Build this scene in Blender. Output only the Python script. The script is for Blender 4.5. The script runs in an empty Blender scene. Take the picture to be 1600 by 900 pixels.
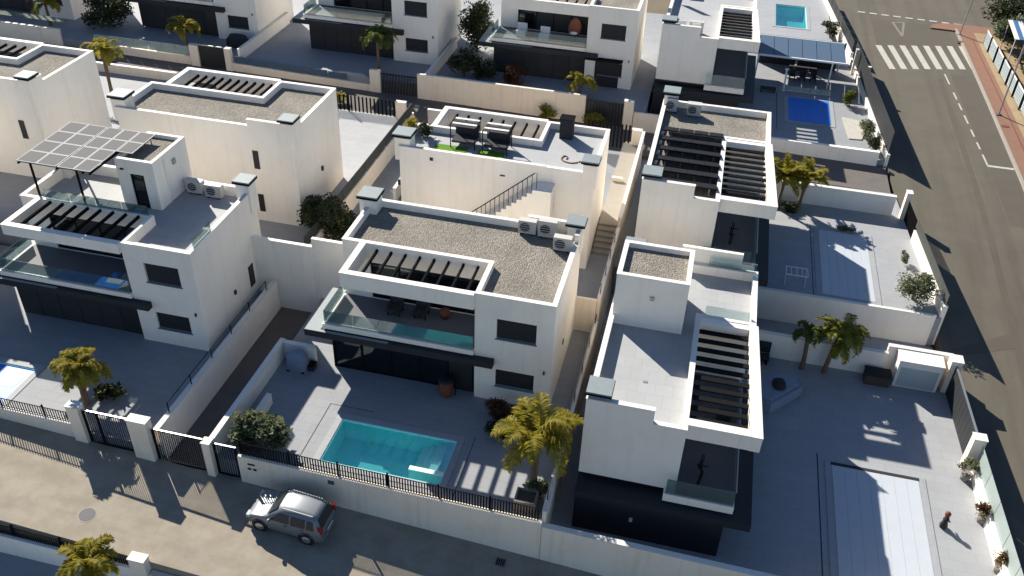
import bpy, bmesh, math, random
from mathutils import Vector, Matrix
R = math.radians
scene = bpy.context.scene
COL = scene.collection

# ------------------------------------------------------------------ camera
cam_d = bpy.data.cameras.new('camera'); cam = bpy.data.objects.new('camera', cam_d); COL.objects.link(cam)
yaw, pitch, roll = R(-12.25), R(35.84), R(-2.26)
fw = Vector((math.sin(yaw)*math.cos(pitch), math.cos(yaw)*math.cos(pitch), -math.sin(pitch)))
rt = Vector((math.cos(yaw), -math.sin(yaw), 0)); dn = fw.cross(rt)
cx = rt*math.cos(roll) + dn*math.sin(roll); cy = rt*math.sin(roll) - dn*math.cos(roll)
cam.matrix_world = Matrix(((cx.x, cy.x, -fw.x, 0), (cx.y, cy.y, -fw.y, 0), (cx.z, cy.z, -fw.z, 32), (0, 0, 0, 1)))
cam_d.sensor_width = 36; cam_d.lens = 36*1413.7/1600; cam_d.clip_start = .5; cam_d.clip_end = 3000
scene.camera = cam
# ------------------------------------------------------------------ world, sun, exposure
SUN_EL, SUN_AZ = R(33.1), R(-44.5)          # azimuth = direction the shadows fall, from +X
w = bpy.data.worlds.new('World'); scene.world = w; w.use_nodes = True
nt = w.node_tree; bg = nt.nodes['Background']
sky = nt.nodes.new('ShaderNodeTexSky'); sky.sky_type = 'NISHITA'; sky.sun_disc = False
sky.sun_elevation = SUN_EL; sky.sun_rotation = math.atan2(-math.cos(SUN_AZ), -math.sin(SUN_AZ))
sky.air_density = 1.0; sky.dust_density = .2; sky.ozone_density = 4.5
nt.links.new(sky.outputs[0], bg.inputs[0]); bg.inputs[1].default_value = .055
sl = bpy.data.lights.new('sun', 'SUN'); sl.energy = 4.6; sl.angle = R(.5); sl.color = (1, .93, .82)
so = bpy.data.objects.new('sun', sl); COL.objects.link(so)
sd = Vector((math.cos(SUN_AZ)*math.cos(SUN_EL), math.sin(SUN_AZ)*math.cos(SUN_EL), -math.sin(SUN_EL)))
so.rotation_euler = sd.to_track_quat('-Z', 'Y').to_euler(); so.location = (-60, 60, 80)
vs = scene.view_settings; vs.view_transform = 'Standard'; vs.look = 'None'; vs.exposure = 1.15; vs.gamma = 1; vs.use_curve_mapping = False
try:
    scene.cycles.max_bounces = 8; scene.cycles.transparent_max_bounces = 12
except Exception: pass

# ------------------------------------------------------------------ materials
M = {}
def mat(name, col, rough=.8, noise=0., nscale=3., spec=.3, metal=0., bump=0., bscale=40., streak=0., col2=None, big=0., tile=None, bdist=.02, track=0., grime=0., axis=(.9, .035, 1)):
    """procedural Principled material in world coordinates: colour mottling, vertical streaks, fine bump, tile joints"""
    m = bpy.data.materials.new(name); m.use_nodes = True; M[name] = m
    n = m.node_tree.nodes; L = m.node_tree.links; b = n['Principled BSDF']
    b.inputs['Roughness'].default_value = rough; b.inputs['Metallic'].default_value = metal
    b.inputs['Specular IOR Level'].default_value = spec
    g = n.new('ShaderNodeNewGeometry'); pos = g.outputs['Position']
    rgb = n.new('ShaderNodeRGB'); rgb.outputs[0].default_value = (*col, 1); cur = rgb.outputs[0]
    def mixc(a, bcol, fac, mode='MIX'):
        x = n.new('ShaderNodeMix'); x.data_type = 'RGBA'; x.blend_type = mode
        L.new(a, x.inputs[6])
        if isinstance(bcol, tuple): x.inputs[7].default_value = (*bcol, 1)
        else: L.new(bcol, x.inputs[7])
        if isinstance(fac, float): x.inputs[0].default_value = fac
        else: L.new(fac, x.inputs[0])
        return x.outputs[2]
    def noi(scale, detail=6, rough_=.6, vec=None):
        t = n.new('ShaderNodeTexNoise'); t.inputs['Scale'].default_value = scale; t.inputs['Detail'].default_value = detail
        t.inputs['Roughness'].default_value = rough_; L.new(vec or pos, t.inputs['Vector']); return t.outputs['Fac']
    def ramp(f, a, bb):
        r = n.new('ShaderNodeMapRange'); r.inputs[1].default_value = a; r.inputs[2].default_value = bb; L.new(f, r.inputs[0]); return r.outputs[0]
    dark = tuple(c*.55 for c in col)
    if col2: cur = mixc(cur, col2, ramp(noi(nscale, 8, .7), .42, .6))
    if noise: cur = mixc(cur, dark, n_mul(n, L, ramp(noi(nscale), .4, .75), noise))
    if big: cur = mixc(cur, dark, n_mul(n, L, ramp(noi(.25, 4), .45, .7), big))
    if streak:
        mp = n.new('ShaderNodeMapping'); mp.inputs['Scale'].default_value = (2.2, 2.2, .12); L.new(pos, mp.inputs[0])
        cur = mixc(cur, (col[0]*.62, col[1]*.57, col[2]*.48), n_mul(n, L, ramp(noi(1.6, 5, .6, mp.outputs[0]), .52, .75), streak))
    if track:                                   # worn bands along the driving direction
        mp = n.new('ShaderNodeMapping'); mp.inputs['Scale'].default_value = axis; L.new(pos, mp.inputs[0])
        cur = mixc(cur, tuple(c*.6 for c in col), n_mul(n, L, ramp(noi(1.0, 4, .55, mp.outputs[0]), .45, .7), track))
        cur = mixc(cur, tuple(c*1.45 for c in col), n_mul(n, L, ramp(noi(9., 6, .7), .55, .8), track*.5))
    if grime:                                   # blotchy weather staining
        cur = mixc(cur, (col[0]*.7, col[1]*.66, col[2]*.6), n_mul(n, L, ramp(noi(.55, 8, .72), .5, .72), grime))
    h = None
    if bump: h = noi(bscale, 4)
    if tile:
        sx, sy, jw, jd = tile
        br = n.new('ShaderNodeTexBrick'); br.offset = .5; br.inputs['Scale'].default_value = 1
        br.inputs['Brick Width'].default_value = sx; br.inputs['Row Height'].default_value = sy; br.inputs['Mortar Size'].default_value = jw
        br.inputs['Color1'].default_value = (1, 1, 1, 1); br.inputs['Color2'].default_value = (.94, .94, .94, 1); br.inputs['Mortar'].default_value = (jd, jd, jd, 1)
        L.new(pos, br.inputs['Vector']); cur = mixc(cur, br.outputs['Color'], 1.0, 'MULTIPLY')
    L.new(cur, b.inputs['Base Color'])
    if h is not None:
        bp = n.new('ShaderNodeBump'); bp.inputs['Strength'].default_value = bump; bp.inputs['Distance'].default_value = bdist
        L.new(h, bp.inputs['Height']); L.new(bp.outputs[0], b.inputs['Normal'])
    return m
def n_mul(n, L, a, k):
    x = n.new('ShaderNodeMath'); x.operation = 'MULTIPLY'; L.new(a, x.inputs[0]); x.inputs[1].default_value = k; return x.outputs[0]

mat('render', (.87, .82, .74), .85, noise=.07, nscale=1.2, bump=.25, bscale=60, streak=.2, grime=.2)
mat('render_warm', (.87, .765, .63), .88, noise=.10, nscale=1.0, bump=.3, bscale=50, streak=.32, grime=.3)
mat('coping', (.66, .635, .59), .7, noise=.12, nscale=4)
mat('anthracite', (.034, .036, .040), .6, noise=.15, nscale=2, spec=.12)
mat('dark_panel', (.022, .024, .028), .45)
mat('slate_wall', (.045, .046, .052), .8, noise=.3, nscale=3, bump=.3, bscale=30)
mat('black_metal', (.014, .014, .015), .7, spec=0.)
mat('cap_zinc', (.20, .235, .245), .6, noise=.25, nscale=5)
mat('balcony_tile', (.10, .105, .115), .7, noise=.15, nscale=1)
mat('terrace_tile', (.26, .272, .29), .75, noise=.12, nscale=.8, tile=(1.2, .6, .014, .80), grime=.3)
mat('roof_tile', (.335, .345, .355), .75, noise=.10, nscale=.8, tile=(.8, .8, .013, .82), grime=.25)
mat('deck_light', (.30, .312, .328), .7, noise=.10, nscale=.7, tile=(1.2, .6, .014, .84), grime=.28)
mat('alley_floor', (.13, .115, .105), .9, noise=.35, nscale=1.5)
mat('street_concrete', (.305, .268, .215), .92, noise=.2, nscale=.9, big=.2, bump=.35, bscale=25, col2=(.265, .228, .176), track=.3, axis=(.06, 1.1, 1))
mat('asphalt', (.112, .099, .078), .95, noise=.22, nscale=.6, big=.25, bump=.4, bscale=30, track=.55)
mat('asphalt_patch', (.092, .081, .064), .95, noise=.25, nscale=.7, bump=.4, bscale=30)
mat('road_paint', (.42, .405, .36), .8, noise=.35, nscale=3)
mat('old_paint', (.20, .185, .155), .85, noise=.6, nscale=4)
mat('red_paving', (.23, .125, .085), .9, noise=.3, nscale=1.2, tile=(.4, .2, .012, .75))
mat('sand_paving', (.30, .22, .13), .9, noise=.35, nscale=1.5)
mat('kerb', (.30, .275, .24), .9, noise=.25, nscale=2)
mat('soil', (.085, .07, .055), 1, noise=.4, nscale=2)
mat('ground_dirt', (.16, .135, .10), 1, noise=.4, nscale=.2)
mat('steel_grey', (.35, .36, .37), .4, metal=.7, spec=.5)
mat('white_metal', (.72, .72, .71), .4, spec=.5)
mat('ac_case', (.48, .465, .435), .5, noise=.15, nscale=6)
mat('ac_fan', (.05, .05, .055), .6)
mat('panel_frame', (.5, .5, .49), .8, spec=.05)
mat('bitumen', (.035, .035, .037), .8, noise=.3, nscale=3, spec=.0)
mat('turf', (.10, .22, .02), 1, noise=.4, nscale=12, bump=.8, bscale=120)
mat('pool_lining', (.36, .90, .91), .6, noise=.06, nscale=6, tile=(.3, .3, .008, .93))
mat('pool_step', (.75, .88, .86), .6)
mat('pool_cover_blue', (.02, .16, .60), .5, noise=.1, nscale=2)
mat('pool_cover_white', (.42, .455, .495), .55, noise=.10, nscale=1.2)
mat('fabric_grey', (.21, .25, .32), .85, noise=.25, nscale=3)
mat('fabric_dark', (.03, .03, .035), .9)
mat('cushion', (.62, .61, .60), .9)
mat('terracotta', (.16, .055, .035), .8, noise=.3, nscale=6)
mat('planter_grey', (.20, .19, .185), .85, noise=.2, nscale=5)
mat('wood', (.16, .09, .045), .7, noise=.3, nscale=5)
mat('car_paint', (.20, .215, .23), .45, spec=.4, metal=.35)
mat('car_dark', (.02, .022, .024), .25, spec=.5)
mat('collector_glass', (.022, .023, .028), .6, spec=0.)
mat('tyre', (.018, .018, .018), .9)
mat('rim', (.45, .46, .47), .35, metal=.8)
mat('tail_red', (.30, .012, .012), .2, spec=.6)
mat('plate', (.7, .7, .66), .5)
mat('bark', (.13, .085, .055), .95, noise=.5, nscale=8, bump=.8, bscale=20)
mat('palm_trunk', (.17, .115, .075), .95, noise=.5, nscale=10, bump=.8, bscale=20)
mat('iron_cover', (.10, .10, .105), .7, noise=.3, nscale=8)
mat('blue_cloth', (.05, .13, .32), .8)
mat('awning_blue', (.06, .10, .16), .55)
mat('frosted_panel', (.42, .50, .52), .35, spec=.5)
mat('mesh_wire', (.055, .06, .055), .7)
mat('flower_red', (.30, .07, .04), .8)

def gravel(name, c1, c2, c3):
    m = bpy.data.materials.new(name); m.use_nodes = True; M[name] = m
    n = m.node_tree.nodes; L = m.node_tree.links; b = n['Principled BSDF']; b.inputs['Roughness'].default_value = .95
    g = n.new('ShaderNodeNewGeometry')
    v = n.new('ShaderNodeTexVoronoi'); v.inputs['Scale'].default_value = 15; v.inputs['Randomness'].default_value = 1; L.new(g.outputs['Position'], v.inputs['Vector'])
    sep = n.new('ShaderNodeSeparateColor'); L.new(v.outputs['Color'], sep.inputs[0])
    cr = n.new('ShaderNodeValToRGB'); e = cr.color_ramp.elements; e[0].color = (*c1, 1); e[1].color = (*c3, 1); x = e.new(.5); x.color = (*c2, 1)
    L.new(sep.outputs[0], cr.inputs[0])
    no = n.new('ShaderNodeTexNoise'); no.inputs['Scale'].default_value = .7; no.inputs['Detail'].default_value = 5; L.new(g.outputs['Position'], no.inputs['Vector'])
    mr = n.new('ShaderNodeMapRange'); mr.inputs[1].default_value = .35; mr.inputs[2].default_value = .7; mr.inputs[3].default_value = .82; mr.inputs[4].default_value = 1.1; L.new(no.outputs[0], mr.inputs[0])
    mx = n.new('ShaderNodeVectorMath'); mx.operation = 'SCALE'; L.new(cr.outputs[0], mx.inputs[0]); L.new(mr.outputs[0], mx.inputs['Scale'])
    L.new(mx.outputs[0], b.inputs['Base Color'])
    bp = n.new('ShaderNodeBump'); bp.inputs['Strength'].default_value = 1; bp.inputs['Distance'].default_value = .05; bp.invert = True
    L.new(v.outputs['Distance'], bp.inputs['Height']); L.new(bp.outputs[0], b.inputs['Normal'])
gravel('gravel', (.15, .136, .114), (.212, .193, .162), (.28, .256, .218))

def glassmat(name, tint, refl=.10, alpha_col=None, rough=.03):
    """thin architectural glass: tinted transparent with fresnel reflection"""
    m = bpy.data.materials.new(name); m.use_nodes = True; M[name] = m
    n = m.node_tree.nodes; L = m.node_tree.links; n.remove(n['Principled BSDF']); o = n['Material Output']
    t = n.new('ShaderNodeBsdfTransparent'); t.inputs[0].default_value = (*tint, 1)
    gl = n.new('ShaderNodeBsdfGlossy'); gl.inputs['Roughness'].default_value = rough; gl.inputs[0].default_value = (.9, .95, .95, 1)
    fr = n.new('ShaderNodeFresnel'); fr.inputs[0].default_value = 1.45
    ad = n.new('ShaderNodeMath'); ad.operation = 'MULTIPLY_ADD'; ad.inputs[1].default_value = .8; ad.inputs[2].default_value = refl; ad.use_clamp = True; L.new(fr.outputs[0], ad.inputs[0])
    mx = n.new('ShaderNodeMixShader'); L.new(ad.outputs[0], mx.inputs[0]); L.new(t.outputs[0], mx.inputs[1]); L.new(gl.outputs[0], mx.inputs[2])
    if alpha_col:
        d = n.new('ShaderNodeBsdfDiffuse'); d.inputs[0].default_value = (*alpha_col[:3], 1)
        m2 = n.new('ShaderNodeMixShader'); m2.inputs[0].default_value = alpha_col[3]; L.new(mx.outputs[0], m2.inputs[1]); L.new(d.outputs[0], m2.inputs[2]); L.new(m2.outputs[0], o.inputs[0])
    else: L.new(mx.outputs[0], o.inputs[0])
    return m
glassmat('rail_glass', (.84, .92, .93), .05, (.26, .34, .35, .07))
glassmat('window_glass', (.30, .34, .36), .05)
glassmat('pale_glass', (.74, .84, .83), .06, (.46, .54, .52, .55))
glassmat('car_glass', (.10, .12, .12), .06)
wm = glassmat('water', (.64, .96, .97), .02)
n_ = wm.node_tree.nodes; no_ = n_.new('ShaderNodeTexNoise'); no_.inputs['Scale'].default_value = 2.5; g_ = n_.new('ShaderNodeNewGeometry'); wm.node_tree.links.new(g_.outputs['Position'], no_.inputs['Vector'])
b_ = n_.new('ShaderNodeBump'); b_.inputs['Strength'].default_value = .08; b_.inputs['Distance'].default_value = .05; wm.node_tree.links.new(no_.outputs[0], b_.inputs['Height'])
for q in n_:
    if q.type in ('BSDF_GLOSSY', 'FRESNEL'): wm.node_tree.links.new(b_.outputs[0], q.inputs['Normal'])

def pvmat():
    m = bpy.data.materials.new('solar_cells'); m.use_nodes = True; M['solar_cells'] = m
    b = m.node_tree.nodes['Principled BSDF']; b.inputs['Base Color'].default_value = (.19, .187, .18, 1); b.inputs['Roughness'].default_value = .8; b.inputs['Specular IOR Level'].default_value = .0
pvmat()
def leafmat(name, c1, c2, c3, trans=.35):
    m = bpy.data.materials.new(name); m.use_nodes = True; M[name] = m
    n = m.node_tree.nodes; L = m.node_tree.links; b = n['Principled BSDF']; b.inputs['Roughness'].default_value = .65; b.inputs['Specular IOR Level'].default_value = .25
    g = n.new('ShaderNodeNewGeometry'); cr = n.new('ShaderNodeValToRGB'); e = cr.color_ramp.elements
    e[0].color = (*c1, 1); e[1].color = (*c3, 1); x = e.new(.5); x.color = (*c2, 1); L.new(g.outputs['Random Per Island'], cr.inputs[0])
    L.new(cr.outputs[0], b.inputs['Base Color'])
    tr = n.new('ShaderNodeBsdfTranslucent'); L.new(cr.outputs[0], tr.inputs[0])
    mx = n.new('ShaderNodeMixShader'); mx.inputs[0].default_value = trans; L.new(b.outputs[0], mx.inputs[1]); L.new(tr.outputs[0], mx.inputs[2]); L.new(mx.outputs[0], n['Material Output'].inputs[0])
leafmat('palm_leaf', (.12, .14, .022), (.21, .21, .03), (.33, .29, .05), .5)
leafmat('palm_green', (.06, .09, .02), (.10, .13, .025), (.17, .18, .03), .4)
leafmat('yellow_leaf', (.17, .16, .022), (.28, .245, .032), (.37, .30, .045), .5)
leafmat('olive_leaf', (.08, .10, .05), (.14, .16, .085), (.21, .225, .135))
leafmat('dark_leaf', (.02, .03, .012), (.04, .05, .02), (.065, .075, .03), .25)
leafmat('red_leaf', (.05, .02, .015), (.10, .035, .02), (.13, .07, .03), .3)

# ------------------------------------------------------------------ builders
WM = {}                                        # world matrix of every object at the moment it is built
def link(o, parent=None, at=(0, 0, 0)):
    COL.objects.link(o)
    if parent is not None:
        o.parent = parent; o.matrix_parent_inverse = WM[parent.name].inverted()
    o.location = at; WM[o.name] = Matrix.Translation(at)
    return o
def done(o): WM[o.name] = Matrix.LocRotScale(o.location, o.rotation_euler, o.scale); return o
def tag(o, label, cat, group=None):
    o['label'] = label; o['category'] = cat; o['kind'] = 'thing'
    if group: o['group'] = group
    return o
def thing(name, label, cat, loc=(0, 0, 0), group=None):
    return tag(link(bpy.data.objects.new(name, None), None, loc), label, cat, group)
def struct(o, kind='structure'): o['kind'] = kind; return o
def raw(name, verts, faces, m, parent=None, smooth=False, at=(0, 0, 0)):
    me = bpy.data.meshes.new(name); me.from_pydata([(v[0]-at[0], v[1]-at[1], v[2]-at[2]) for v in verts], [], faces)
    me.materials.append(M[m]); me.update()
    if smooth: me.polygons.foreach_set('use_smooth', [True]*len(me.polygons))
    return link(bpy.data.objects.new(name, me), parent, at)
UNIT = {}
CF = [(0, 3, 2, 1), (4, 5, 6, 7), (0, 1, 5, 4), (1, 2, 6, 5), (2, 3, 7, 6), (3, 0, 4, 7)]
def box(name, x0, x1, y0, y1, z0, z1, m, parent=None):
    """axis aligned box sharing a unit mesh per material"""
    if m not in UNIT:
        me = bpy.data.meshes.new('unit_'+m); s = .5
        me.from_pydata([(-s, -s, -s), (s, -s, -s), (s, s, -s), (-s, s, -s), (-s, -s, s), (s, -s, s), (s, s, s), (-s, s, s)], [], CF); me.materials.append(M[m]); UNIT[m] = me
    o = bpy.data.objects.new(name, UNIT[m]); link(o, parent, ((x0+x1)/2, (y0+y1)/2, (z0+z1)/2))
    o.scale = (abs(x1-x0), abs(y1-y0), abs(z1-z0)); return done(o)
def bar(name, a, b, t, m, parent=None, t2=None):
    """square bar from a to b"""
    a = Vector(a); b = Vector(b); d = b-a
    if m not in UNIT: box('tmp', 0, 1, 0, 1, 0, 1, m); bpy.data.objects.remove(bpy.data.objects['tmp'])
    o = bpy.data.objects.new(name, UNIT[m]); link(o, parent, tuple((a+b)/2))
    o.rotation_euler = d.to_track_quat('Z', 'Y').to_euler(); o.scale = (t, t2 or t, d.length); return done(o)
def prism(name, poly, z0, z1, m, parent=None):
    n = len(poly); zz0 = z0 if hasattr(z0, '__len__') else [z0]*n; zz1 = z1 if hasattr(z1, '__len__') else [z1]*n
    v = [(p[0], p[1], z) for p, z in zip(poly, zz0)] + [(p[0], p[1], z) for p, z in zip(poly, zz1)]
    f = [tuple(range(n-1, -1, -1)), tuple(range(n, 2*n))] + [(i, (i+1) % n, n+(i+1) % n, n+i) for i in range(n)]
    return raw(name, v, f, m, parent)
def solid(name, adds, subs, m, parent=None):
    """union of boxes minus boxes, emitted as one clean surface; box = (x0,x1,y0,y1,z0,z1)"""
    E = 1e-5
    def axis(k):
        c = sorted({round(b[k], 4) for b in adds+subs} | {round(b[k+1], 4) for b in adds+subs}); return c
    X, Y, Z = axis(0), axis(2), axis(4)
    def ins(b, x, y, z): return b[0]-E < x < b[1]+E and b[2]-E < y < b[3]+E and b[4]-E < z < b[5]+E
    occ = {}
    for i in range(len(X)-1):
        x = (X[i]+X[i+1])/2
        A = [b for b in adds if b[0] < x < b[1]]; S = [b for b in subs if b[0] < x < b[1]]
        for j in range(len(Y)-1):
            y = (Y[j]+Y[j+1])/2
            A2 = [b for b in A if b[2] < y < b[3]]; S2 = [b for b in S if b[2] < y < b[3]]
            if not A2: continue
            for k in range(len(Z)-1):
                z = (Z[k]+Z[k+1])/2
                if any(b[4] < z < b[5] for b in A2) and not any(b[4] < z < b[5] for b in S2): occ[(i, j, k)] = 1
    vid = {}; V = []; F = []
    def vv(i, j, k):
        if (i, j, k) not in vid: vid[(i, j, k)] = len(V); V.append((X[i], Y[j], Z[k]))
        return vid[(i, j, k)]
    for (i, j, k) in occ:
        if (i-1, j, k) not in occ: F.append((vv(i, j, k), vv(i, j, k+1), vv(i, j+1, k+1), vv(i, j+1, k)))
        if (i+1, j, k) not in occ: F.append((vv(i+1, j, k), vv(i+1, j+1, k), vv(i+1, j+1, k+1), vv(i+1, j, k+1)))
        if (i, j-1, k) not in occ: F.append((vv(i, j, k), vv(i+1, j, k), vv(i+1, j, k+1), vv(i, j, k+1)))
        if (i, j+1, k) not in occ: F.append((vv(i, j+1, k), vv(i, j+1, k+1), vv(i+1, j+1, k+1), vv(i+1, j+1, k)))
        if (i, j, k-1) not in occ: F.append((vv(i, j, k), vv(i, j+1, k), vv(i+1, j+1, k), vv(i+1, j, k)))
        if (i, j, k+1) not in occ: F.append((vv(i, j, k+1), vv(i+1, j, k+1), vv(i+1, j+1, k+1), vv(i, j+1, k+1)))
    return raw(name, V, F, m, parent)
def ring(b, t):
    """four boxes forming a rectangular frame of thickness t inside box b"""
    x0, x1, y0, y1, z0, z1 = b
    return [(x0, x1, y0, y0+t, z0, z1), (x0, x1, y1-t, y1, z0, z1), (x0, x0+t, y0+t, y1-t, z0, z1), (x1-t, x1, y0+t, y1-t, z0, z1)]
def lathe(name, prof, m, parent=None, at=(0, 0, 0), n=16, smooth=True):
    V = []; F = []
    for r, z in prof:
        for i in range(n): a = 2*math.pi*i/n; V.append((at[0]+r*math.cos(a), at[1]+r*math.sin(a), at[2]+z))
    for k in range(len(prof)-1):
        for i in range(n): j = (i+1) % n; F.append((k*n+i, k*n+j, (k+1)*n+j, (k+1)*n+i))
    F.append(tuple(range(n-1, -1, -1))); F.append(tuple((len(prof)-1)*n+i for i in range(n)))
    return raw(name, V, F, m, parent, smooth, at)

# ------------------------------------------------------------------ the ground, streets and terraces
def struct_box(name, *a): return struct(box(name, *a))
gp = raw('ground', [(-500, -300, -5.2), (500, -300, -5.2), (500, 700, -5.2), (-500, 700, -5.2)], [(0, 1, 2, 3)], 'ground_dirt'); struct(gp)
def zs(x): return -2.38 - .065*min(x, 14)
def zb(x): return .42 - .016*x
XS = [-75, -60, -45, -30, -15, 0, 14, 18.5]
street = prism('street', [(-75, 20.7), (14, 20.7), (14, 26.2), (-75, 26.2)], -5.1, [zs(-75), zs(14), zs(14), zs(-75)], 'street_concrete'); struct(street)
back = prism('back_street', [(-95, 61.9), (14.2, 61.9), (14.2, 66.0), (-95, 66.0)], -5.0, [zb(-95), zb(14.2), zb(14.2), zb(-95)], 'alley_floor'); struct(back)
RY = [(5, -3.4), (26, -2.75), (39, -1.85), (57, -.15), (66, .25), (80, .45), (100, .6), (150, .9)]
def zr(y):
    for (a, za), (b, zb_) in zip(RY, RY[1:]):
        if y <= b: return za + (zb_-za)*(y-a)/(b-a)
    return .9
def xw(y):                                    # outer face of the corner plots along the road
    pts = [(5, 17.6), (26, 17.0), (43.7, 16.3), (60, 14.95), (69, 14.35), (83, 13.35), (98, 11.8), (110, 10.4), (150, 5)]
    for (a, xa), (b, xb) in zip(pts, pts[1:]):
        if y <= b: return xa + (xb-xa)*(y-a)/(b-a)
    return 5
def strip(name, ys, xa, xb, dz, m, thick=1.5, parent=None):
    V = []; F = []
    for y in ys:
        a, b = xa(y), xb(y); z = zr(y)+dz
        V += [(a, y, z), (b, y, z), (a, y, z-thick), (b, y, z-thick)]
    for i in range(len(ys)-1):
        k = 4*i; F += [(k, k+1, k+5, k+4), (k+2, k+6, k+7, k+3), (k, k+4, k+6, k+2), (k+1, k+3, k+7, k+5)]
    F += [(0, 2, 3, 1), (4*len(ys)-4, 4*len(ys)-3, 4*len(ys)-1, 4*len(ys)-2)]
    return raw(name, V, F, m, parent)
YS = [5, 16, 26, 32, 39, 43.7, 50, 57, 60, 66, 69, 74, 80, 83, 90, 96, 100]
road = struct(strip('road', YS, lambda y: xw(y)-.2, lambda y: 24.15 if y > 60 else 23.6+.0092*y, 0, 'asphalt'))
cross = struct(raw('cross_road', [(-6, 100, .6), (70, 100, .6), (70, 150, .9), (-6, 150, .9)], [(0, 1, 2, 3)], 'asphalt'))
strip('asphalt_patch', [60, 66, 74, 80, 86.5], lambda y: 21.75+(80-y)*.012, lambda y: 24.05, .004, 'asphalt_patch', .002, road)
strip('asphalt_patch', [92, 96, 99.7], lambda y: 15.6, lambda y: 23.2, .004, 'asphalt_patch', .002, road)
strip('wheel_track', [14, 26, 39, 57, 66, 80, 85], lambda y: 20.05+(y-40)*.006, lambda y: 20.5+(y-40)*.006, .004, 'asphalt_patch', .002, road)
def kerbx(y): return 24.2 - max(0, (y-93))**2*.012
pave = struct(strip('pavement', [16, 40, 66, 80, 90, 95, 98.5], lambda y: 24.0, lambda y: 25.5, .13, 'red_paving'))
strip('kerb', [16, 40, 66, 80, 90, 95, 99], lambda y: 23.8, lambda y: 24.02, .15, 'kerb', 1.0, pave)
verge = struct(strip('verge', [16, 40, 66, 80, 90, 95, 99], lambda y: 25.5, lambda y: 40, .125, 'sand_paving'))
strip('red_border', [60, 66, 80, 90, 96], lambda y: 25.02, lambda y: 25.12, .136, 'terracotta', .004, pave)
# pavement corner (rounded)
cp = [(23.8+2.4*math.cos(a)+.0, 98.5+2.0*math.sin(a)) for a in [R(180-x*15) for x in range(0, 7)]]
prism('pavement_corner', [(p[0], p[1]) for p in cp][::-1] + [(21.4, 98.5), (26.2, 98.5), (27.5, 100.4)][:0] + [(24.0, 98.4), (40, 98.5), (40, 100.4)], .1, .72, 'red_paving', pave)
# painted markings
for i in range(8):
    x = 15.46+i*1.145; xx = 16.25+i*1.075
    y0 = 91.9+i*.33; y1 = 86.0+i*.33
    wd = .56
    raw('crossing_stripe', [(xx, y1, zr(y1)+.008), (xx+wd, y1+.1, zr(y1)+.008), (x+wd, y0+.1, zr(y0)+.008), (x, y0, zr(y0)+.008)], [(0, 1, 2, 3)], 'road_paint', road)
for a, b in [(86.3, 83.9), (82.1, 80.6), (79.8, 78.4), (77.4, 75.8), (74.7, 73.4), (72.4, 71.2), (70.3, 68.5)]:
    xa = 21.13+(86.3-a)*.042; xb = 21.13+(86.3-b)*.042
    raw('lane_dash', [(xb-.07, b, zr(b)+.008), (xb+.07, b, zr(b)+.008), (xa+.07, a, zr(a)+.008), (xa-.07, a, zr(a)+.008)], [(0, 1, 2, 3)], 'road_paint', road)
raw('stop_line', [(21.85, 68.3, zr(68.3)+.009), (23.75, 68.3, zr(68.3)+.009), (23.75, 68.6, zr(68.6)+.009), (21.85, 68.6, zr(68.6)+.009)], [(0, 1, 2, 3)], 'road_paint', road)
for i in range(9):
    x = 14.4+i*1.2
    raw('give_way_dash', [(x, 101.3-i*.09, .634), (x+.75, 101.25-i*.09, .634), (x+.75, 101.6-i*.09, .634), (x, 101.65-i*.09, .634)], [(0, 1, 2, 3)], 'road_paint', cross)
tri = [(17.75, 99.3), (18.9, 99.5), (18.3, 95.3)]
for i in range(3):
    a = Vector(tri[i]); b = Vector(tri[(i+1) % 3]); d = (b-a).normalized(); n2 = Vector((-d.y, d.x))*.11
    q = [a-n2, b-n2, b+n2, a+n2]
    raw('triangle_line', [(p.x, p.y, zr(min(p.y, 100))+.009+i*.002) for p in q], [(0, 1, 2, 3)], 'old_paint', road)
raw('parking_mark', [(16.4, 46.0, zr(46)+.006), (17.4, 45.8, zr(45.8)+.006), (20.6, 47.3, zr(47.3)+.006), (20.2, 48.4, zr(48.4)+.006)], [(0, 1, 2, 3)], 'asphalt_patch', road)

BASE = -5.0
# ---- terraces (front row)
struct(solid('terrace', [(-60, -22.8, 26.15, 39.15, BASE, -.2)], [(-36.4, -31.85, 26.55, 29.5, -1.8, .5)], 'terrace_tile'))
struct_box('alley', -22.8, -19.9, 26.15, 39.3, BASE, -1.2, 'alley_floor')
PX0, PX1, PY0, PY1 = -14.92, -8.95, 27.2, 30.15
struct(solid('terrace', [(-19.9, -3.95, 26.15, 40.35, BASE, 0)], [(PX0, PX1, PY0, PY1, -1.75, .1)], 'terrace_tile'))
fx = lambda y: xw(y)-.35
struct(prism('terrace', [(-3.75, 26.15), (fx(26.15), 26.15), (fx(43.7), 43.7), (fx(46.8), 46.8), (-3.75, 46.8)], BASE, -1.75, 'deck_light'))
# ---- second row
struct_box('yard', -21.5, -3.95, 40.55, 61.9, BASE, .6, 'terrace_tile')
struct_box('yard', -40.2, -21.6, 39.45, 61.9, BASE, .95, 'deck_light')
struct_box('yard', -80, -40.3, 39.45, 61.9, BASE, 1.5, 'terrace_tile')
struct(prism('terrace', [(-3.75, 47.0), (fx(47), 47.0), (fx(58.5), 58.5), (fx(61.9), 61.9), (-3.75, 61.9)], BASE, .2, 'deck_light'))
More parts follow.
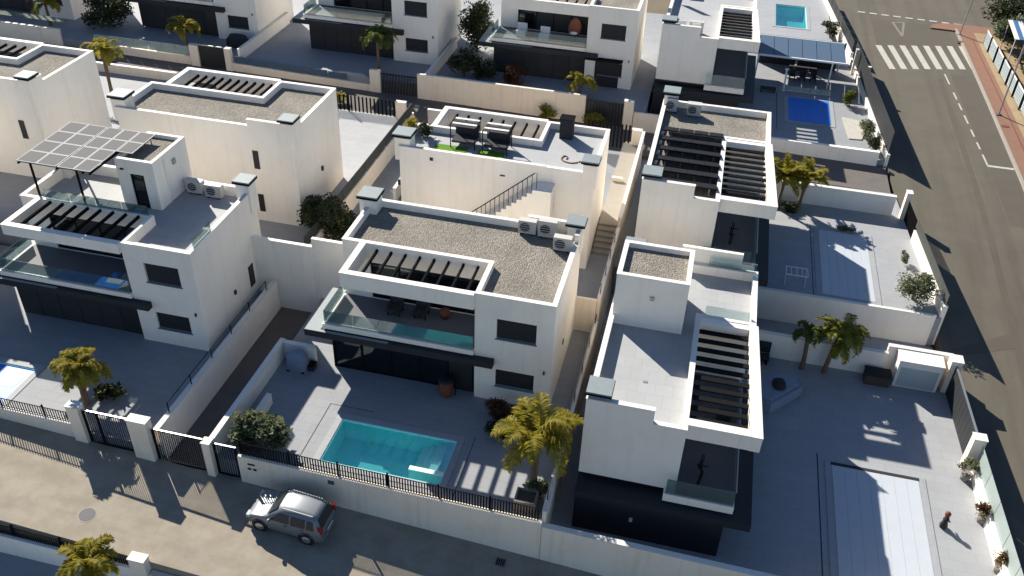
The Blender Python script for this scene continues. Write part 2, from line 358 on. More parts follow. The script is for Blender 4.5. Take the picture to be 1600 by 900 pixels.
# ---- third row
struct_box('terrace', -95, -4.3, 66.25, 90, BASE, 1.9, 'terrace_tile')
struct(prism('terrace', [(-4.2, 66.31), (fx(66.31), 66.31), (fx(74), 74), (fx(86), 86), (-4.2, 86)], BASE, .6, 'terrace_tile'))
struct(solid('terrace', [(-4.2, 11.2, 86.1, 104.5, BASE, 1.0)], [(5.8, 8.9, 93.0, 99.9, -.4, 1.1)], 'deck_light'))

# ------------------------------------------------------------------ houses
def add_window(B, h, u0, u1, w0, w1, vface=0., depth=.12):
    win = box('window', *B(u0+.002, u1-.002, vface+depth, vface+depth+.03, w0+.002, w1-.002), 'dark_panel', h)
    n = int((w1-w0)/.135)
    for i in range(n):                                        # roller shutter slats
        a = w0+.03+i*(w1-w0-.06)/n
        box('shutter_slat', *B(u0+.05, u1-.05, vface+depth-.02, vface+depth-.001, a+.012, a+(w1-w0-.06)/n-.012), 'anthracite', win)
    box('window_sill', *B(u0-.06, u1+.06, vface-.05, vface+depth-.022, w0-.05, w0+.004), 'cap_zinc', win)
    return win
def chimney(B, h, u, v, w0, w1, su=.95, sv=.95):
    c = box('chimney', *B(u-su/2, u+su/2, v-sv/2, v+sv/2, w0, w1), 'render', h)
    box('cap_gap', *B(u-su/2+.08, u+su/2-.08, v-sv/2+.08, v+sv/2-.08, w1+.002, w1+.2), 'black_metal', c)
    cap = box('chimney_cap', *B(u-su/2-.1, u+su/2+.1, v-sv/2-.1, v+sv/2+.1, w1+.2, w1+.28), 'cap_zinc', c)
    box('cap_edge', *B(u-su/2-.12, u+su/2+.12, v-sv/2-.12, v+sv/2+.12, w1+.1, w1+.199), 'black_metal', c)
def villa(label, xr, yf, z0, flip=False, roof='gravel', ground='shutter', dep=7.05, ph=6.6, rf=6.2, nslat=8, inner=True, raised=True, coping=True, closed_balcony=True):
    h = thing('house', label, 'house', (xr-5.9, yf+(dep/2 if not flip else -dep/2), z0), 'white flat-roofed houses')
    def B(u0, u1, v0, v1, w0, w1):
        y0, y1 = (yf+v0, yf+v1) if not flip else (yf-v1, yf-v0)
        return (xr+u0, xr+u1, y0, y1, z0+w0, z0+w1)
    adds = [B(-11.75, 0, 2.65, dep, -.4, ph), B(-3.95, 0, 0, 2.65, -.4, ph)]
    if raised: adds += [B(-2.9, 0, dep-.2, dep, ph, ph+.42), B(-.2, 0, dep-1.3, dep-.2, ph, ph+.42)]
    subs = [B(-11.53, -.22, 2.87, dep-.22, rf, ph+.01), B(-3.73, -.22, .22, 2.87, rf, ph+.01)]
    subs += [B(-2.85, -.87, -.01, .3, 4.1, 5.31), B(-2.85, -.87, -.01, .3, 1.03, 2.13), B(-10.3, -4.2, 2.6, 2.95, 3.17, 5.45)]
    subs += [B(-11.5, -.25, 2.95, dep-.25, 3.17, 5.45), B(-3.7, -.25, .3, 2.95, 3.3, 5.7), B(-3.7, -.25, .3, 2.95, .05, 2.6), B(-11.5, -4.2, 2.6, dep-.25, .02, 2.6)]
    solid('wall', adds, subs, 'render', h)
    # parapet coping
    if coping:
        cz = ph+.002
        solid('coping', [B(-11.77, .02, 2.63, 2.88, cz, cz+.03), B(-11.77, -2.9, dep-.23, dep+.02, cz, cz+.03), B(-11.77, -11.52, 2.63, dep, cz, cz+.03), B(-.23, .02, -.02, dep-1.3, cz, cz+.03), B(-3.96, .02, -.02, .23, cz, cz+.03), B(-3.96, -3.72, -.02, 2.88, cz, cz+.03)],
              [B(-3.72, -.23, 2.6, 2.9, 0, 9)], 'coping', h)
        if raised: solid('coping', [B(-2.92, .02, dep-.22, dep+.02, ph+.422, ph+.45), B(-.22, .02, dep-1.32, dep, ph+.422, ph+.45)], [], 'coping', h)
    gm = {'gravel': 'gravel', 'tile': 'roof_tile'}[roof]
    solid('roof_gravel' if roof == 'gravel' else 'roof_floor', [B(-11.528, -.222, 2.872, dep-.222, rf+.002, rf+.03), B(-3.728, -.222, .222, 2.872, rf+.002, rf+.03)], [], gm, h)
    add_window(B, h, -2.85, -.87, 4.1, 5.31); add_window(B, h, -2.85, -.87, 1.03, 2.13)
    # pergola frame and slats
    p = solid('pergola_frame', [B(-10.75, -3.952, -.2, .1, 5.75, ph-.003), B(-10.75, -10.45, .1, 2.648, 5.75, ph-.003)], [], 'render', h)
    solid('coping', [B(-10.77, -3.962, -.22, .12, ph-.001, ph+.03), B(-10.77, -10.43, .12, 2.62, ph-.001, ph+.03)], [], 'coping', p)
    for i in range(nslat):
        u = -9.85+i*(5.35/(nslat-1))
        box('pergola_slat', *B(u-.05, u+.05, .102, 2.648, 6.18, 6.34), 'black_metal', h)
    # balcony
    solid('balcony', [B(-11.95, -3.97, -.15, 2.63, 2.87, 3.15)], [], 'render', h)
    solid('coping', [B(-11.97, -3.97, -.17, .05, 3.152, 3.18), B(-11.97, -11.75, .05, 2.6, 3.152, 3.18)], [], 'coping', h)
    box('balcony_floor', *B(-11.74, -3.98, .06, 2.64, 3.152, 3.165), 'balcony_tile', h)
    g = box('glass_railing', *B(-11.9, -4.0, -.07, -.05, 3.182, 3.22), 'steel_grey', h)
    for i in range(5): box('glass_pane', *B(-11.9+i*1.58+.01, -11.9+(i+1)*1.58-.01, -.066, -.054, 3.22, 3.98), 'rail_glass', g)
    for i in range(2): box('glass_pane', *B(-11.866, -11.854, -.02+i*1.28, 1.24+i*1.28, 3.22, 3.98), 'rail_glass', g)
    # sliding doors upstairs
    d = solid('balcony_door', [B(-10.29, -4.21, 2.72, 2.78, 3.18, 5.44)], [B(-10.2+i*1.5, -8.8+i*1.5, 2.7, 2.8, 3.26, 5.36) for i in range(4)], 'black_metal', h)
    for i in range(4): box('door_pane', *B(-10.2+i*1.5, -8.8+i*1.5, 2.745, 2.755, 3.26, 5.36), 'window_glass' if (not closed_balcony or i < 1) else 'dark_panel', d)
    # dark canopy above the ground floor
    c = solid('canopy', [B(-12.9, -3.972, -.4, 2.63, 2.42, 2.8), B(-12.9, -11.83, 2.63, 3.4, 2.42, 2.8), B(-3.972, -2.93, -.4, -.003, 2.42, 2.8)], [], 'anthracite', h)
    solid('canopy_top', [B(-12.88, -8.4, -.38, -.22, 2.801, 2.815), B(-12.88, -12.07, -.22, 3.38, 2.801, 2.815)], [], 'cap_zinc', c)
    # ground floor front
    if ground == 'glass':
        gw = solid('glazed_front', [B(-11.75, -3.97, .32, .42, 0.0, 2.42), B(-11.75, -11.65, .42, 2.63, 0, 2.42)],
                   [B(-11.62+i*1.55, -10.2+i*1.55, .3, .5, .08, 2.4) for i in range(4)] + [B(-11.8, -11.6, .5, 2.55, .08, 2.4)], 'black_metal', h)
        for i in range(4): box('glass_pane', *B(-11.62+i*1.55, -10.2+i*1.55, .365, .375, .08, 2.4), 'window_glass', gw)
        box('glass_pane', *B(-11.705, -11.695, .5, 2.55, .08, 2.4), 'window_glass', gw)
        box('door', *B(-5.35, -4.15, .28, .318, .02, 2.35), 'dark_panel', h)
        box('interior_floor', *B(-11.6, -4.0, .43, dep-.3, .003, .015), 'roof_tile', h)
        t = box('dining_table', *B(-9.4, -7.4, 1.4, 2.3, .72, .76), 'wood', h)
        for du, dv in ((-9.3, 1.45), (-7.5, 1.45), (-9.3, 2.2), (-7.5, 2.2)): box('table_leg', *B(du-.03, du+.03, dv-.03, dv+.03, .016, .718), 'wood', t)
        box('sofa', *B(-11.2, -10.4, 2.0, 4.0, .016, .62), 'cushion', h)
    else:
        gw = box('shutter_wall', *B(-11.75, -3.97, .36, .42, 0.0, 2.42), 'anthracite', h)
        for i in range(5): box('shutter_panel', *B(-11.7+i*1.28, -10.46+i*1.28, .325, .358, .04, 2.42), 'anthracite', gw)
        box('shutter_return', *B(-11.75, -11.69, .42, 2.64, 0.0, 2.42), 'anthracite', gw)
        box('door', *B(-5.2, -4.1, .31, .357, .02, 2.3), 'dark_panel', h)
    chimney(B, h, -11.6, dep-.62, rf-.6, ph+.45); chimney(B, h, -.3, dep-.35, rf-.6, ph+.5, .8, .8)
    # wall lights
    box('wall_lamp', *B(-.42, -.34, -.07, -.002, 2.35, 2.55), 'anthracite', h)
    return h, B

hM, BM = villa('white house with gravel roof behind the turquoise pool, beside the parked silver car', -5.1, 33.45, 0, ground='glass', closed_balcony=False)
# cantilevered bits of the right wall
box('wall_vent', -5.098, -5.06, 36.4, 36.6, 2.0, 2.3, 'dark_panel', hM)
hL, BL = villa('white house carrying a solar panel canopy and stair tower on its roof', -23.9, 33.25, -.2, roof='tile', ph=6.35, rf=5.7, raised=False, coping=False)
hC, BC = villa('white house with gravel roof and dark pergola slats, behind the solar canopy house', -23.5, 51.55, .95, flip=True, dep=6.75, nslat=10)
hB, BB = villa('white house with furnished roof terrace and outside stairs', -5.35, 51.6, .6, flip=True, roof='tile', dep=5.95, rf=6.2, raised=False)
hA, BA = villa('white gravel-roofed house cut by the left edge of the picture', -41.0, 51.3, 1.45, flip=True, dep=6.6)
hN1, BN1 = villa('white house at the top left with dark closed front and yellow palm', -39.0, 70.5, 2.0)
hN2, BN2 = villa('white house across the back street with palm before its dark front', -22.55, 70.5, 1.9)
hN3, BN3 = villa('white house across the back street with second dark door below its window', -6.0, 70.5, 1.85)
hLL, BLL = villa('unseen white house left of the picture, added to shade the left deck', -42.0, 32.6, .8)  # out of view, added so that its shadow covers the left deck
hN0, BN0 = villa('white house in the far top left corner behind a pool railing', -57.5, 70.5, 2.1)

# coping of the roof terrace on the solar house, interrupted for glass
solid('coping', [BL(-3.2, .02, -.02, .23, 6.352, 6.38), BL(-.23, .02, -.02, .5, 6.352, 6.38), BL(-.23, .02, 2.4, 6.4, 6.352, 6.38), BL(-11.77, -3.5, 6.82, 7.07, 6.352, 6.38), BL(-11.77, -11.52, 2.63, 6.8, 6.352, 6.38), BL(-11.52, -10.4, 2.63, 2.88, 6.352, 6.38)], [], 'coping', hL)
gr = box('glass_railing', *BL(-10.2, -3.9, 2.74, 2.76, 6.353, 6.39), 'steel_grey', hL)
for i in range(4): box('glass_pane', *BL(-10.2+i*1.57, -8.66+i*1.57, 2.745, 2.757, 6.39, 6.95), 'rail_glass', gr)
gr = box('glass_railing', *BL(-.12, -.1, .55, 2.35, 6.353, 6.38), 'steel_grey', hL); box('glass_pane', *BL(-.116, -.104, .55, 2.35, 6.38, 6.9), 'rail_glass', gr)
# stair tower on the solar house
st = solid('stair_tower', [(-30.4, -28.12, 37.55, 40.9, 5.4, 8.45)], [(-30.2, -28.32, 37.75, 40.7, 8.2, 8.6), (-29.65, -28.8, 37.5, 37.7, 5.53, 7.6)], 'render', hL)
box('tower_gravel', -30.198, -28.322, 37.752, 40.698, 8.202, 8.23, 'gravel', st)
solid('tower_door', [(-29.645, -28.805, 37.62, 37.68, 5.54, 7.595)], [(-29.55, -28.9, 37.6, 37.7, 5.65, 7.5)], 'black_metal', st)
box('door_glass', -29.55, -28.9, 37.645, 37.655, 5.65, 7.5, 'window_glass', st)
box('door_backing', -29.65, -28.8, 37.686, 37.696, 5.53, 7.6, 'frosted_panel', st)
box('tower_lamp', -30.15, -29.95, 37.49, 37.548, 7.8, 7.88, 'black_metal', st)
box('downpipe', -28.118, -28.05, 38.5, 38.57, 5.5, 8.2, 'render', st)
box('meter_box', -28.118, -28.02, 39.3, 39.55, 7.5, 7.8, 'steel_grey', st)
# small facade details
box('side_window', -23.898, -23.87, 38.3, 38.85, .6, 2.0, 'dark_panel', hL); box('wall_light', -23.898, -23.8, 36.5, 36.65, 1.35, 1.6, 'anthracite', hL)
for (x, z) in ((-26.3, 4.7), (-26.35, 1.65)): box('slit_window', x, x+.38, 44.77, 44.799, z, z+1.25, 'dark_panel', hC)
box('side_window', -23.498, -23.47, 45.6, 46.1, .95, 2.6, 'frosted_panel', hC); box('wall_light', -23.498, -23.4, 48.2, 48.4, 3.2, 3.5, 'anthracite', hC)
box('slit_window', -42.6, -42.2, 44.67, 44.699, 4.4, 5.7, 'dark_panel', hA)
box('vent', -15.2, -15.0, 45.61, 45.649, 6.55, 6.75, 'anthracite', hB); box('vent', -10.9, -10.6, 45.61, 45.649, 6.2, 6.28, 'anthracite', hB)
box('slit_window', -8.7, -7.6, 45.6, 45.649, 4.4, 4.85, 'dark_panel', hB)
# garage style door and visor on the house with the second door
box('door_visor', *BN3(-3.95, -.85, -.5, -.003, 2.35, 2.49), 'black_metal', hN3); box('garage_door', *BN3(-3.1, -1.1, -.03, -.003, 0.02, 2.2), 'dark_panel', hN3)
box('far_slit_window', -4.7, -4.0, 79.97, 79.999, 8.0, 9.9, 'dark_panel', hN3)

def corner_villa(label, xl, yf, z0, roof='gravel', rf=6.2, dep=13., raised=7.35):
    h = thing('house', label, 'house', (xl+3.6, yf+6.5, z0), 'white corner houses by the road')
    def B(u0, u1, v0, v1, w0, w1): return (xl+u0, xl+u1, yf+v0, yf+v1, z0+w0, z0+w1)
    adds = [B(0, 4.4, 0, dep, 2.87, 6.6), B(4.4, 7.1, 8.2, dep, 2.87, 6.6), B(0, 2.95, 0, .22, 6.6, raised), B(0, .22, .22, 1.1, 6.6, raised)]
    subs = [B(.22, 4.18, .22, dep-.22, rf, 6.61), B(4.1, 6.88, 8.42, dep-.22, rf, 6.61), B(.25, 4.1, .3, dep-.3, 3.1, 5.8), B(4.0, 4.5, .7, 7.8, 3.1, 5.4)]
    solid('wall', adds, subs, 'render', h)
    cz = 6.602
    solid('coping', [B(-.02, .24, 1.1, dep+.02, cz, cz+.03), B(-.02, 7.12, dep-.24, dep+.02, cz, cz+.03), B(2.95, 4.42, -.02, .24, cz, cz+.03), B(4.16, 4.42, -.02, 8.44, cz, cz+.03), B(4.16, 7.12, 8.18, 8.44, cz, cz+.03), B(6.86, 7.12, 8.18, dep, cz, cz+.03)], [B(4.18, 4.42, 8.44, dep-.24, 0, 9)], 'coping', h)
    solid('coping', [B(-.02, 2.97, -.02, .24, raised+.002, raised+.03), B(-.02, .24, .24, 1.12, raised+.002, raised+.03)], [], 'coping', h)
    gm = 'gravel' if roof == 'gravel' else 'roof_tile'
    solid('roof_gravel' if roof == 'gravel' else 'roof_floor', [B(.222, 4.178, .222, dep-.222, rf+.002, rf+.03), B(4.178, 6.878, 8.422, dep-.222, rf+.002, rf+.03)], [], gm, h)
    # pergola with slightly splayed outer beam
    fr = box('pergola_beam', *B(4.402, 7.1, .35, .75, 5.8, 6.598), 'render', h); box('pergola_beam', *B(4.402, 6.85, 7.8, 8.198, 5.8, 6.598), 'render', h)
    def P(pts, w0, w1, nm, m, par): return prism(nm, [(xl+u, yf+v) for u, v in pts], z0+w0, z0+w1, m, par)
    P([(7.1, .34), (7.55, .34), (7.2, 8.2), (6.8, 8.2)], 5.79, 6.6, 'outer_beam', 'render', fr)
    P([(7.08, .32), (7.57, .32), (7.22, 8.17), (6.78, 8.17)], 6.602, 6.632, 'coping', 'coping', fr)
    box('coping', *B(4.43, 7.06, .33, .77, 6.6, 6.63), 'coping', fr)
    for i in range(10):
        v = 1.15+i*.7
        box('pergola_slat', *B(4.402, 6.95, v-.14, v+.14, 6.24, 6.32), 'black_metal', h)
    # balcony below the pergola
    bl = solid('balcony', [B(4.402, 7.0, -.003, 8.19, 2.62, 3.05), B(3.9, 7.0, -.5, -.003, 2.62, 3.05)], [], 'render', h)
    box('balcony_floor', *B(4.41, 6.95, -.4, 8.18, 3.052, 3.065), 'balcony_tile', h)
    g = box('glass_railing', *B(3.95, 6.95, -.46, -.42, 3.066, 3.11), 'steel_grey', h)
    for i in range(2): box('glass_pane', *B(3.97+i*1.49, 5.43+i*1.49, -.445, -.433, 3.11, 3.95), 'rail_glass', g)
    for i in range(5): box('glass_pane', *B(6.94, 6.952, -.4+i*1.6, 1.18+i*1.6, 3.11, 3.95), 'rail_glass', g)
    box('hand_rail', *B(6.92, 6.972, -.46, 7.7, 3.952, 3.99), 'steel_grey', g)
    d = solid('balcony_door', [B(4.3, 4.36, .72, 7.78, 3.11, 5.39)], [B(4.2, 4.5, .8+i*1.74, 2.46+i*1.74, 3.2, 5.3) for i in range(4)], 'black_metal', h)
    for i in range(4): box('door_pane', *B(4.32, 4.33, .8+i*1.74, 2.46+i*1.74, 3.2, 5.3), 'window_glass', d)
    # dark ground floor
    gf = solid('ground_floor_wall', [B(.06, 4.36, .5, dep-.06, -.4, 2.868)], [B(4.2, 4.4, 1.2, 7.6, .05, 2.1)], 'slate_wall', h)
    fb = box('front_room_wall', *B(.03, 6.72, -.8, .49, -.4, 2.098), 'dark_panel', gf)
    box('wall_lamp', *B(2.6, 2.75, -.88, -.802, 1.2, 1.4), 'coping', gf)
    for i in range(4): box('shutter_panel', *B(4.25, 4.3, 1.2+i*1.6, 2.78+i*1.6, .05, 2.1), 'anthracite', gf)
    solid('canopy', [B(.0, 7.85, -.85, -.51, 2.1, 2.5), B(0, 7.85, -.51, 8.6, 2.1, 2.5)], [B(.02, 4.4, .5, 9, 2, 3)], 'anthracite', h)
    chimney(B, h, .5, .62, rf-.4, 7.4, .9, .9); chimney(B, h, .5, dep-.5, rf-.4, 7.3, .9, .9)
    return h, B
hF, BF = corner_villa('white corner house with stair tower in the foreground, beside the white pool cover', -2.8, 28.75, -1.75, 'tile', 6.05)
hD, BD = corner_villa('white corner house with rows of black solar collectors on its roof', -2.62, 45.2, .2)
hK, BK = corner_villa('white corner house at the top beside the bright blue covered pool', -4.05, 69.7, .6, 'tile', 6.05)
st = solid('stair_tower', [(-2.68, .8, 35.95, 39.05, 4.25, 7.3)], [(-2.48, .6, 36.15, 38.85, 7.0, 7.4)], 'render', hF)
box('tower_gravel', -2.478, .598, 36.152, 38.848, 7.002, 7.05, 'gravel', st)
solid('coping', ring((-2.7, .82, 35.93, 39.07, 7.302, 7.33), .24), [], 'coping', st)
box('tower_lamp', -.95, -.75, 35.86, 35.948, 6.1, 6.3, 'steel_grey', st)
gr = box('glass_railing', *BF(4.6, 6.8, 8.75, 8.77, 6.09, 6.12), 'steel_grey', hF); box('glass_pane', *BF(4.6, 6.8, 8.754, 8.766, 6.12, 6.95), 'rail_glass', gr)
gr = box('glass_railing', *BF(4.6, 7.0, 12.86, 12.88, 6.64, 6.66), 'steel_grey', hF); box('glass_pane', *BF(4.5, 7.0, 12.864, 12.876, 6.66, 7.2), 'rail_glass', gr)
box('roof_drain', -.6, -.4, 31.9, 32.05, 4.335, 4.35, 'steel_grey', hF)
# end wall that rises behind the foreground corner house roof
box('parapet_wall', *BF(3.0, 6.2, 13.05, 13.25, 4.0, 7.5), 'render', hF)

# ------------------------------------------------------------------ garden and street walls
def wall(label, x0, x1, y0, y1, z0, z1, m='render_warm', cop=True, name='garden_wall', c=.02):
    o = thing(name, label, 'wall', ((x0+x1)/2, (y0+y1)/2, z0))
    box('wall_face', x0, x1, y0, y1, z0, z1, m, o)
    if cop: box('coping', x0-c, x1+c, y0-c, y1+c, z1+.002, z1+.045, 'coping', o)
    return o
def slope_wall(label, xa, xb, y0, y1, zl, za, zbb, m='render_warm', cop=True):
    o = thing('garden_wall', label, 'wall', ((xa+xb)/2, (y0+y1)/2, zl))
    prism('wall_face', [(xa, y0), (xb, y0), (xb, y1), (xa, y1)], zl, [za, zbb, zbb, za], m, o)
    if cop: prism('coping', [(xa-.02, y0-.02), (xb+.02, y0-.02), (xb+.02, y1+.02), (xa-.02, y1+.02)], [za+.002, zbb+.002, zbb+.002, za+.002], [za+.04, zbb+.04, zbb+.04, za+.04], 'coping', o)
    return o
# foreground street wall
wM = slope_wall('long beige street wall under the slatted fence, behind the parked car', -18.45, -3.9, 26.0, 26.24, -3.2, .55, .33, cop=False)
box('wall_vent', -13.95, -13.65, 25.97, 25.998, -.02, .22, 'iron_cover', wM)
box('letter_slot', -17.95, -17.6, 25.96, 25.998, .12, .2, 'dark_panel', wM); box('house_number', -18.0, -17.82, 25.98, 25.998, -.22, -.1, 'dark_panel', wM); box('house_number', -17.72, -17.55, 25.98, 25.998, -.22, -.1, 'dark_panel', wM)
wF = slope_wall('lower beige street wall in front of the dark ground floor', -3.88, 16.7, 26.0, 26.24, -4, .1, -.35, cop=True)
wL = slope_wall('beige street wall left of the gates, under the mesh fence', -60, -27.15, 26.0, 26.22, -2, .55, .3)
def slat_fence(label, x0, x1, y, z0, z1, pitch, h, wslat=.045, m='black_metal', name='fence'):
    f = thing(name, label, 'fence', ((x0+x1)/2, y, (z0+z1)/2))
    n = int((x1-x0)/pitch)
    for i in range(n+1):
        x = x0+(x1-x0)*i/n; z = z0+(z1-z0)*i/n
        box('slat', x-wslat/2, x+wslat/2, y-.01, y+.01, z+.02, z+h, m, f)
    for dz in (.06, h-.06): bar('rail', (x0, y+.045, z0+dz), (x1, y+.045, z1+dz), .03, m, f)
    for i in range(int((x1-x0)/2.4)+1):
        x = min(x0+i*2.4, x1); z = z0+(z1-z0)*(x-x0)/(x1-x0); box('post', x-.035, x+.035, y+.065, y+.13, z, z+h+.03, m, f)
    return f
slat_fence('black vertical slat fence on the street wall before the turquoise pool', -18.3, -4.1, 26.12, .555, .335, .13, .8, .06)
slat_fence('black slat fence at the far left above the sunlit deck', -36, -27.3, 26.11, .43, .33, .14, .62)
# gate pillars and gates
def pillar(label, x0, x1, y0, y1, z0, z1):
    o = thing('gate_pillar', label, 'pillar', ((x0+x1)/2, (y0+y1)/2, z0), 'gate pillars'); box('pillar_shaft', x0, x1, y0, y1, z0, z1, 'render_warm', o)
    box('pillar_cap', x0-.03, x1+.03, y0-.03, y1+.03, z1+.002, z1+.05, 'coping', o); return o
pillar('pale gate pillar at the end of the left street wall', -27.1, -26.45, 25.85, 26.3, -1.0, 1.62)
pillar('wide pale gate pillar between the two driveway gates', -23.85, -22.85, 25.8, 26.25, -1.3, 1.6)
pillar('slim pale gate pillar left of the small black gate', -20.12, -19.72, 25.85, 26.25, -1.4, 1.05)
def gate(label, x0, x1, y, z0, z1, pitch=.115, leaves=1):
    g = thing('gate', label, 'gate', ((x0+x1)/2, y, z0))
    n = int((x1-x0)/pitch)
    for i in range(1, n):
        x = x0+(x1-x0)*i/n
        box('slat', x-.018, x+.018, y-.006, y+.006, z0+.1, z1-.06, 'black_metal', g)
    solid('gate_frame', [(x0, x1, y-.03, y+.03, z0+.05, z0+.11), (x0, x1, y-.03, y+.03, z1-.06, z1), (x0, x0+.07, y-.03, y+.03, z0+.05, z1), (x1-.07, x1, y-.03, y+.03, z0+.05, z1)], [], 'black_metal', g)
    box('top_rail', x0, x1, y-.035, y+.035, z1+.002, z1+.03, 'steel_grey', g)
    for k in range(1, leaves): x = x0+(x1-x0)*.3; box('leaf_post', x-.05, x+.05, y-.033, y+.033, z0+.05, z1-.002, 'black_metal', g)
    return g
gate('black slatted driveway gate left of the wide pillar', -26.4, -23.9, 26.05, -.78, 1.42, leaves=2)
gate('black slatted gate closing the alley between wide and slim pillars', -22.8, -20.15, 26.05, -1.05, 1.12)
gate('small black garden gate beside the street wall numbers', -19.68, -18.5, 26.1, -1.1, .95)
# side walls of the foreground plots
wLM = wall('tall grey boundary wall along the alley beside the solar canopy house', -22.86, -22.62, 26.35, 39.1, -3, .82, 'render')
for i, y in enumerate((27.5, 29.6, 31.7, 33.8, 35.9, 38)): box('fence_post', -22.76, -22.72, y-.02, y+.02, .87, 1.5, 'black_metal', wLM)
box('fence_rail', -22.75, -22.73, 27.5, 38, 1.45, 1.48, 'black_metal', wLM)
wall('low white wall at the left side of the pool terrace', -19.92, -19.68, 26.3, 33.95, -1.2, 1.05, 'render')
wall('short white wall closing the back of the pool terrace behind the covered barbecue', -19.66, -17.9, 33.7, 33.93, -.2, 1.0, 'render')
wall('short free-standing white wall beside the oleander bush', -18.95, -18.72, 28.4, 30.2, -.2, .62, 'render')
wall('tall retaining wall at the back end of the narrow alley', -23.9, -20.2, 39.17, 39.4, -3, 3.55, 'render', False)
wall('higher retaining wall section beside the central house', -20.19, -16.9, 39.2, 39.42, -3, 4.1, 'render', False)
wMF = wall('long beige wall between the central house and the corner house', -3.94, -3.76, 26.26, 40.3, -4, .85, 'render_warm', True)
wall('beige retaining wall across the narrow passage beside the central house', -5.09, -3.96, 40.36, 40.55, -1, 2.25, 'render_warm', False)
wBD = wall('tall beige wall along the stepped passage, lower part', -3.94, -3.76, 40.6, 48.2, -2, 2.3, 'render_warm', True)
wall('tall beige wall along the stepped passage, upper part', -3.94, -3.76, 48.25, 60.8, -2, 2.95, 'render_warm', True)
for y in [26.9+i*2.2 for i in range(7)]: box('fence_post', -3.87, -3.83, y-.02, y+.02, .9, 1.55, 'black_metal', wMF)
box('fence_rail', -3.86, -3.84, 27, 40, 1.5, 1.53, 'black_metal', wMF)
for y in [41+i*1.8 for i in range(4)]: box('fence_post', -3.87, -3.83, y-.02, y+.02, 2.35, 3.0, 'black_metal', wBD)
stp = thing('garden_steps', 'concrete steps climbing the narrow passage beside the furnished roof terrace house', 'steps', (-4.6, 48.8, .6))
for i in range(6): box('step', -5.28, -3.96, 47.5+i*.45, 47.95+i*.45 if i < 5 else 50.4, .5, .75+i*.15, 'kerb', stp)
struct_box('passage_floor', -5.3, -3.96, 50.42, 61.9, .4, 1.46, 'kerb')
wall('low kerb wall in the passage below the slatted gate', -5.3, -4.6, 55.6, 55.8, 1.4, 1.7, 'render_warm')
# plot divider between the two houses of the second row
wCB = wall('weathered divider wall with dark screen between the gravel roof house and the roof terrace house', -21.72, -21.5, 41.0, 61, -1, 1.95, 'render_warm', False)
for i in range(10): box('screen_panel', -21.63, -21.59, 41.1+i*1.98, 43.0+i*1.98, 1.96, 2.75, 'mesh_wire', wCB)
wall('pale low wall in the side yard of the roof terrace house', -19.3, -19.1, 50, 55, .5, 1.6, 'render')
# walls around the corner plots
wFD = wall('big grey retaining wall between the two corner house gardens', 4.3, 15.3, 46.85, 47.02, -3, .4, 'render', True)
wall('low white garden wall behind the covered sofa and palms', 4.3, 12.4, 43.15, 43.35, -2.5, -.1, 'render', True)
wall('white garden wall with sunlit top beside the utility cabinet', 12.45, 15.9, 43.6, 43.85, -2.5, .1, 'render', True)
ut = thing('utility_cabinet', 'white utility cabinet with pale bluish panel beside the dark driveway gate', 'cabinet', (14.1, 42.6, -1.75))
solid('cabinet_case', [(12.95, 15.3, 42.5, 43.5, -1.75, .05)], [(13.1, 15.15, 42.4, 42.55, -1.7, -.35)], 'render', ut)
box('cabinet_top', 12.92, 15.33, 42.47, 43.53, .052, .09, 'coping', ut)
for i in range(2): box('cabinet_door', 13.1+i*1.03, 14.115+i*1.03, 42.52, 42.545, -1.7, -.35, 'frosted_panel', ut)
def road_wall(label, y0, y1, zf, zt, m='render'):
    o = thing('garden_wall', label, 'wall', (xw(y0), (y0+y1)/2, zf))
    prism('wall_face', [(xw(y0)-.45, y0), (xw(y0)-.2, y0), (xw(y1)-.2, y1), (xw(y1)-.45, y1)], zf-2, zt, m, o)
    prism('coping', [(xw(y0)-.47, y0), (xw(y0)-.18, y0), (xw(y1)-.18, y1), (xw(y1)-.47, y1)], zt+.002, zt+.04, 'coping', o); return o
def road_glass(o, y0, y1, z0, z1, n):
    for i in range(n):
        a = y0+(y1-y0)*i/n+.02; b = y0+(y1-y0)*(i+1)/n-.02
        prism('glass_pane', [(xw(a)-.33, a), (xw(a)-.315, a), (xw(b)-.315, b), (xw(b)-.33, b)], z0, z1, 'pale_glass', o)
w1 = road_wall('sunlit white wall with frosted glass along the road by the white pool cover', 20, 36.7, -1.75, -.95); road_glass(w1, 20.1, 36.6, -.9, .15, 9)
pillar('white gate pillar by the road near the utility cabinet', xw(43)-.75, xw(43)-.15, 42.65, 43.3, -2.5, .45)
pillar('white gate pillar by the road at the end of the frosted glass wall', xw(37)-.75, xw(37)-.15, 36.7, 37.2, -2.5, .35)
dg = thing('gate', 'dark solid driveway gate facing the road beside the utility cabinet', 'gate', (xw(40)-.4, 40, -1.75))
for i in range(11):
    a = 37.25+i*.49; b = a+.47
    prism('gate_board', [(xw(a)-.5, a), (xw(a)-.44, a), (xw(b)-.44, b), (xw(b)-.5, b)], -1.7, .2, 'anthracite', dg)
prism('gate_rail', [(xw(37.2)-.52, 37.2), (xw(37.2)-.42, 37.2), (xw(42.6)-.42, 42.6), (xw(42.6)-.52, 42.6)], .205, .26, 'steel_grey', dg)
w2 = road_wall('white road wall beside the olive tree', 47.1, 55.6, .2, 1.0)
for i in range(4): prism('screen_panel', [(xw(47.2+i*2.1)-.34, 47.2+i*2.1), (xw(47.2+i*2.1)-.3, 47.2+i*2.1), (xw(49.28+i*2.1)-.3, 49.28+i*2.1), (xw(49.28+i*2.1)-.34, 49.28+i*2.1)], 1.05, 1.75, 'mesh_wire', w2)
pillar('slim white pillar at the road corner of the solar collector house garden', xw(59)-.6, xw(59)-.25, 58.3, 58.8, -1, 2.2)
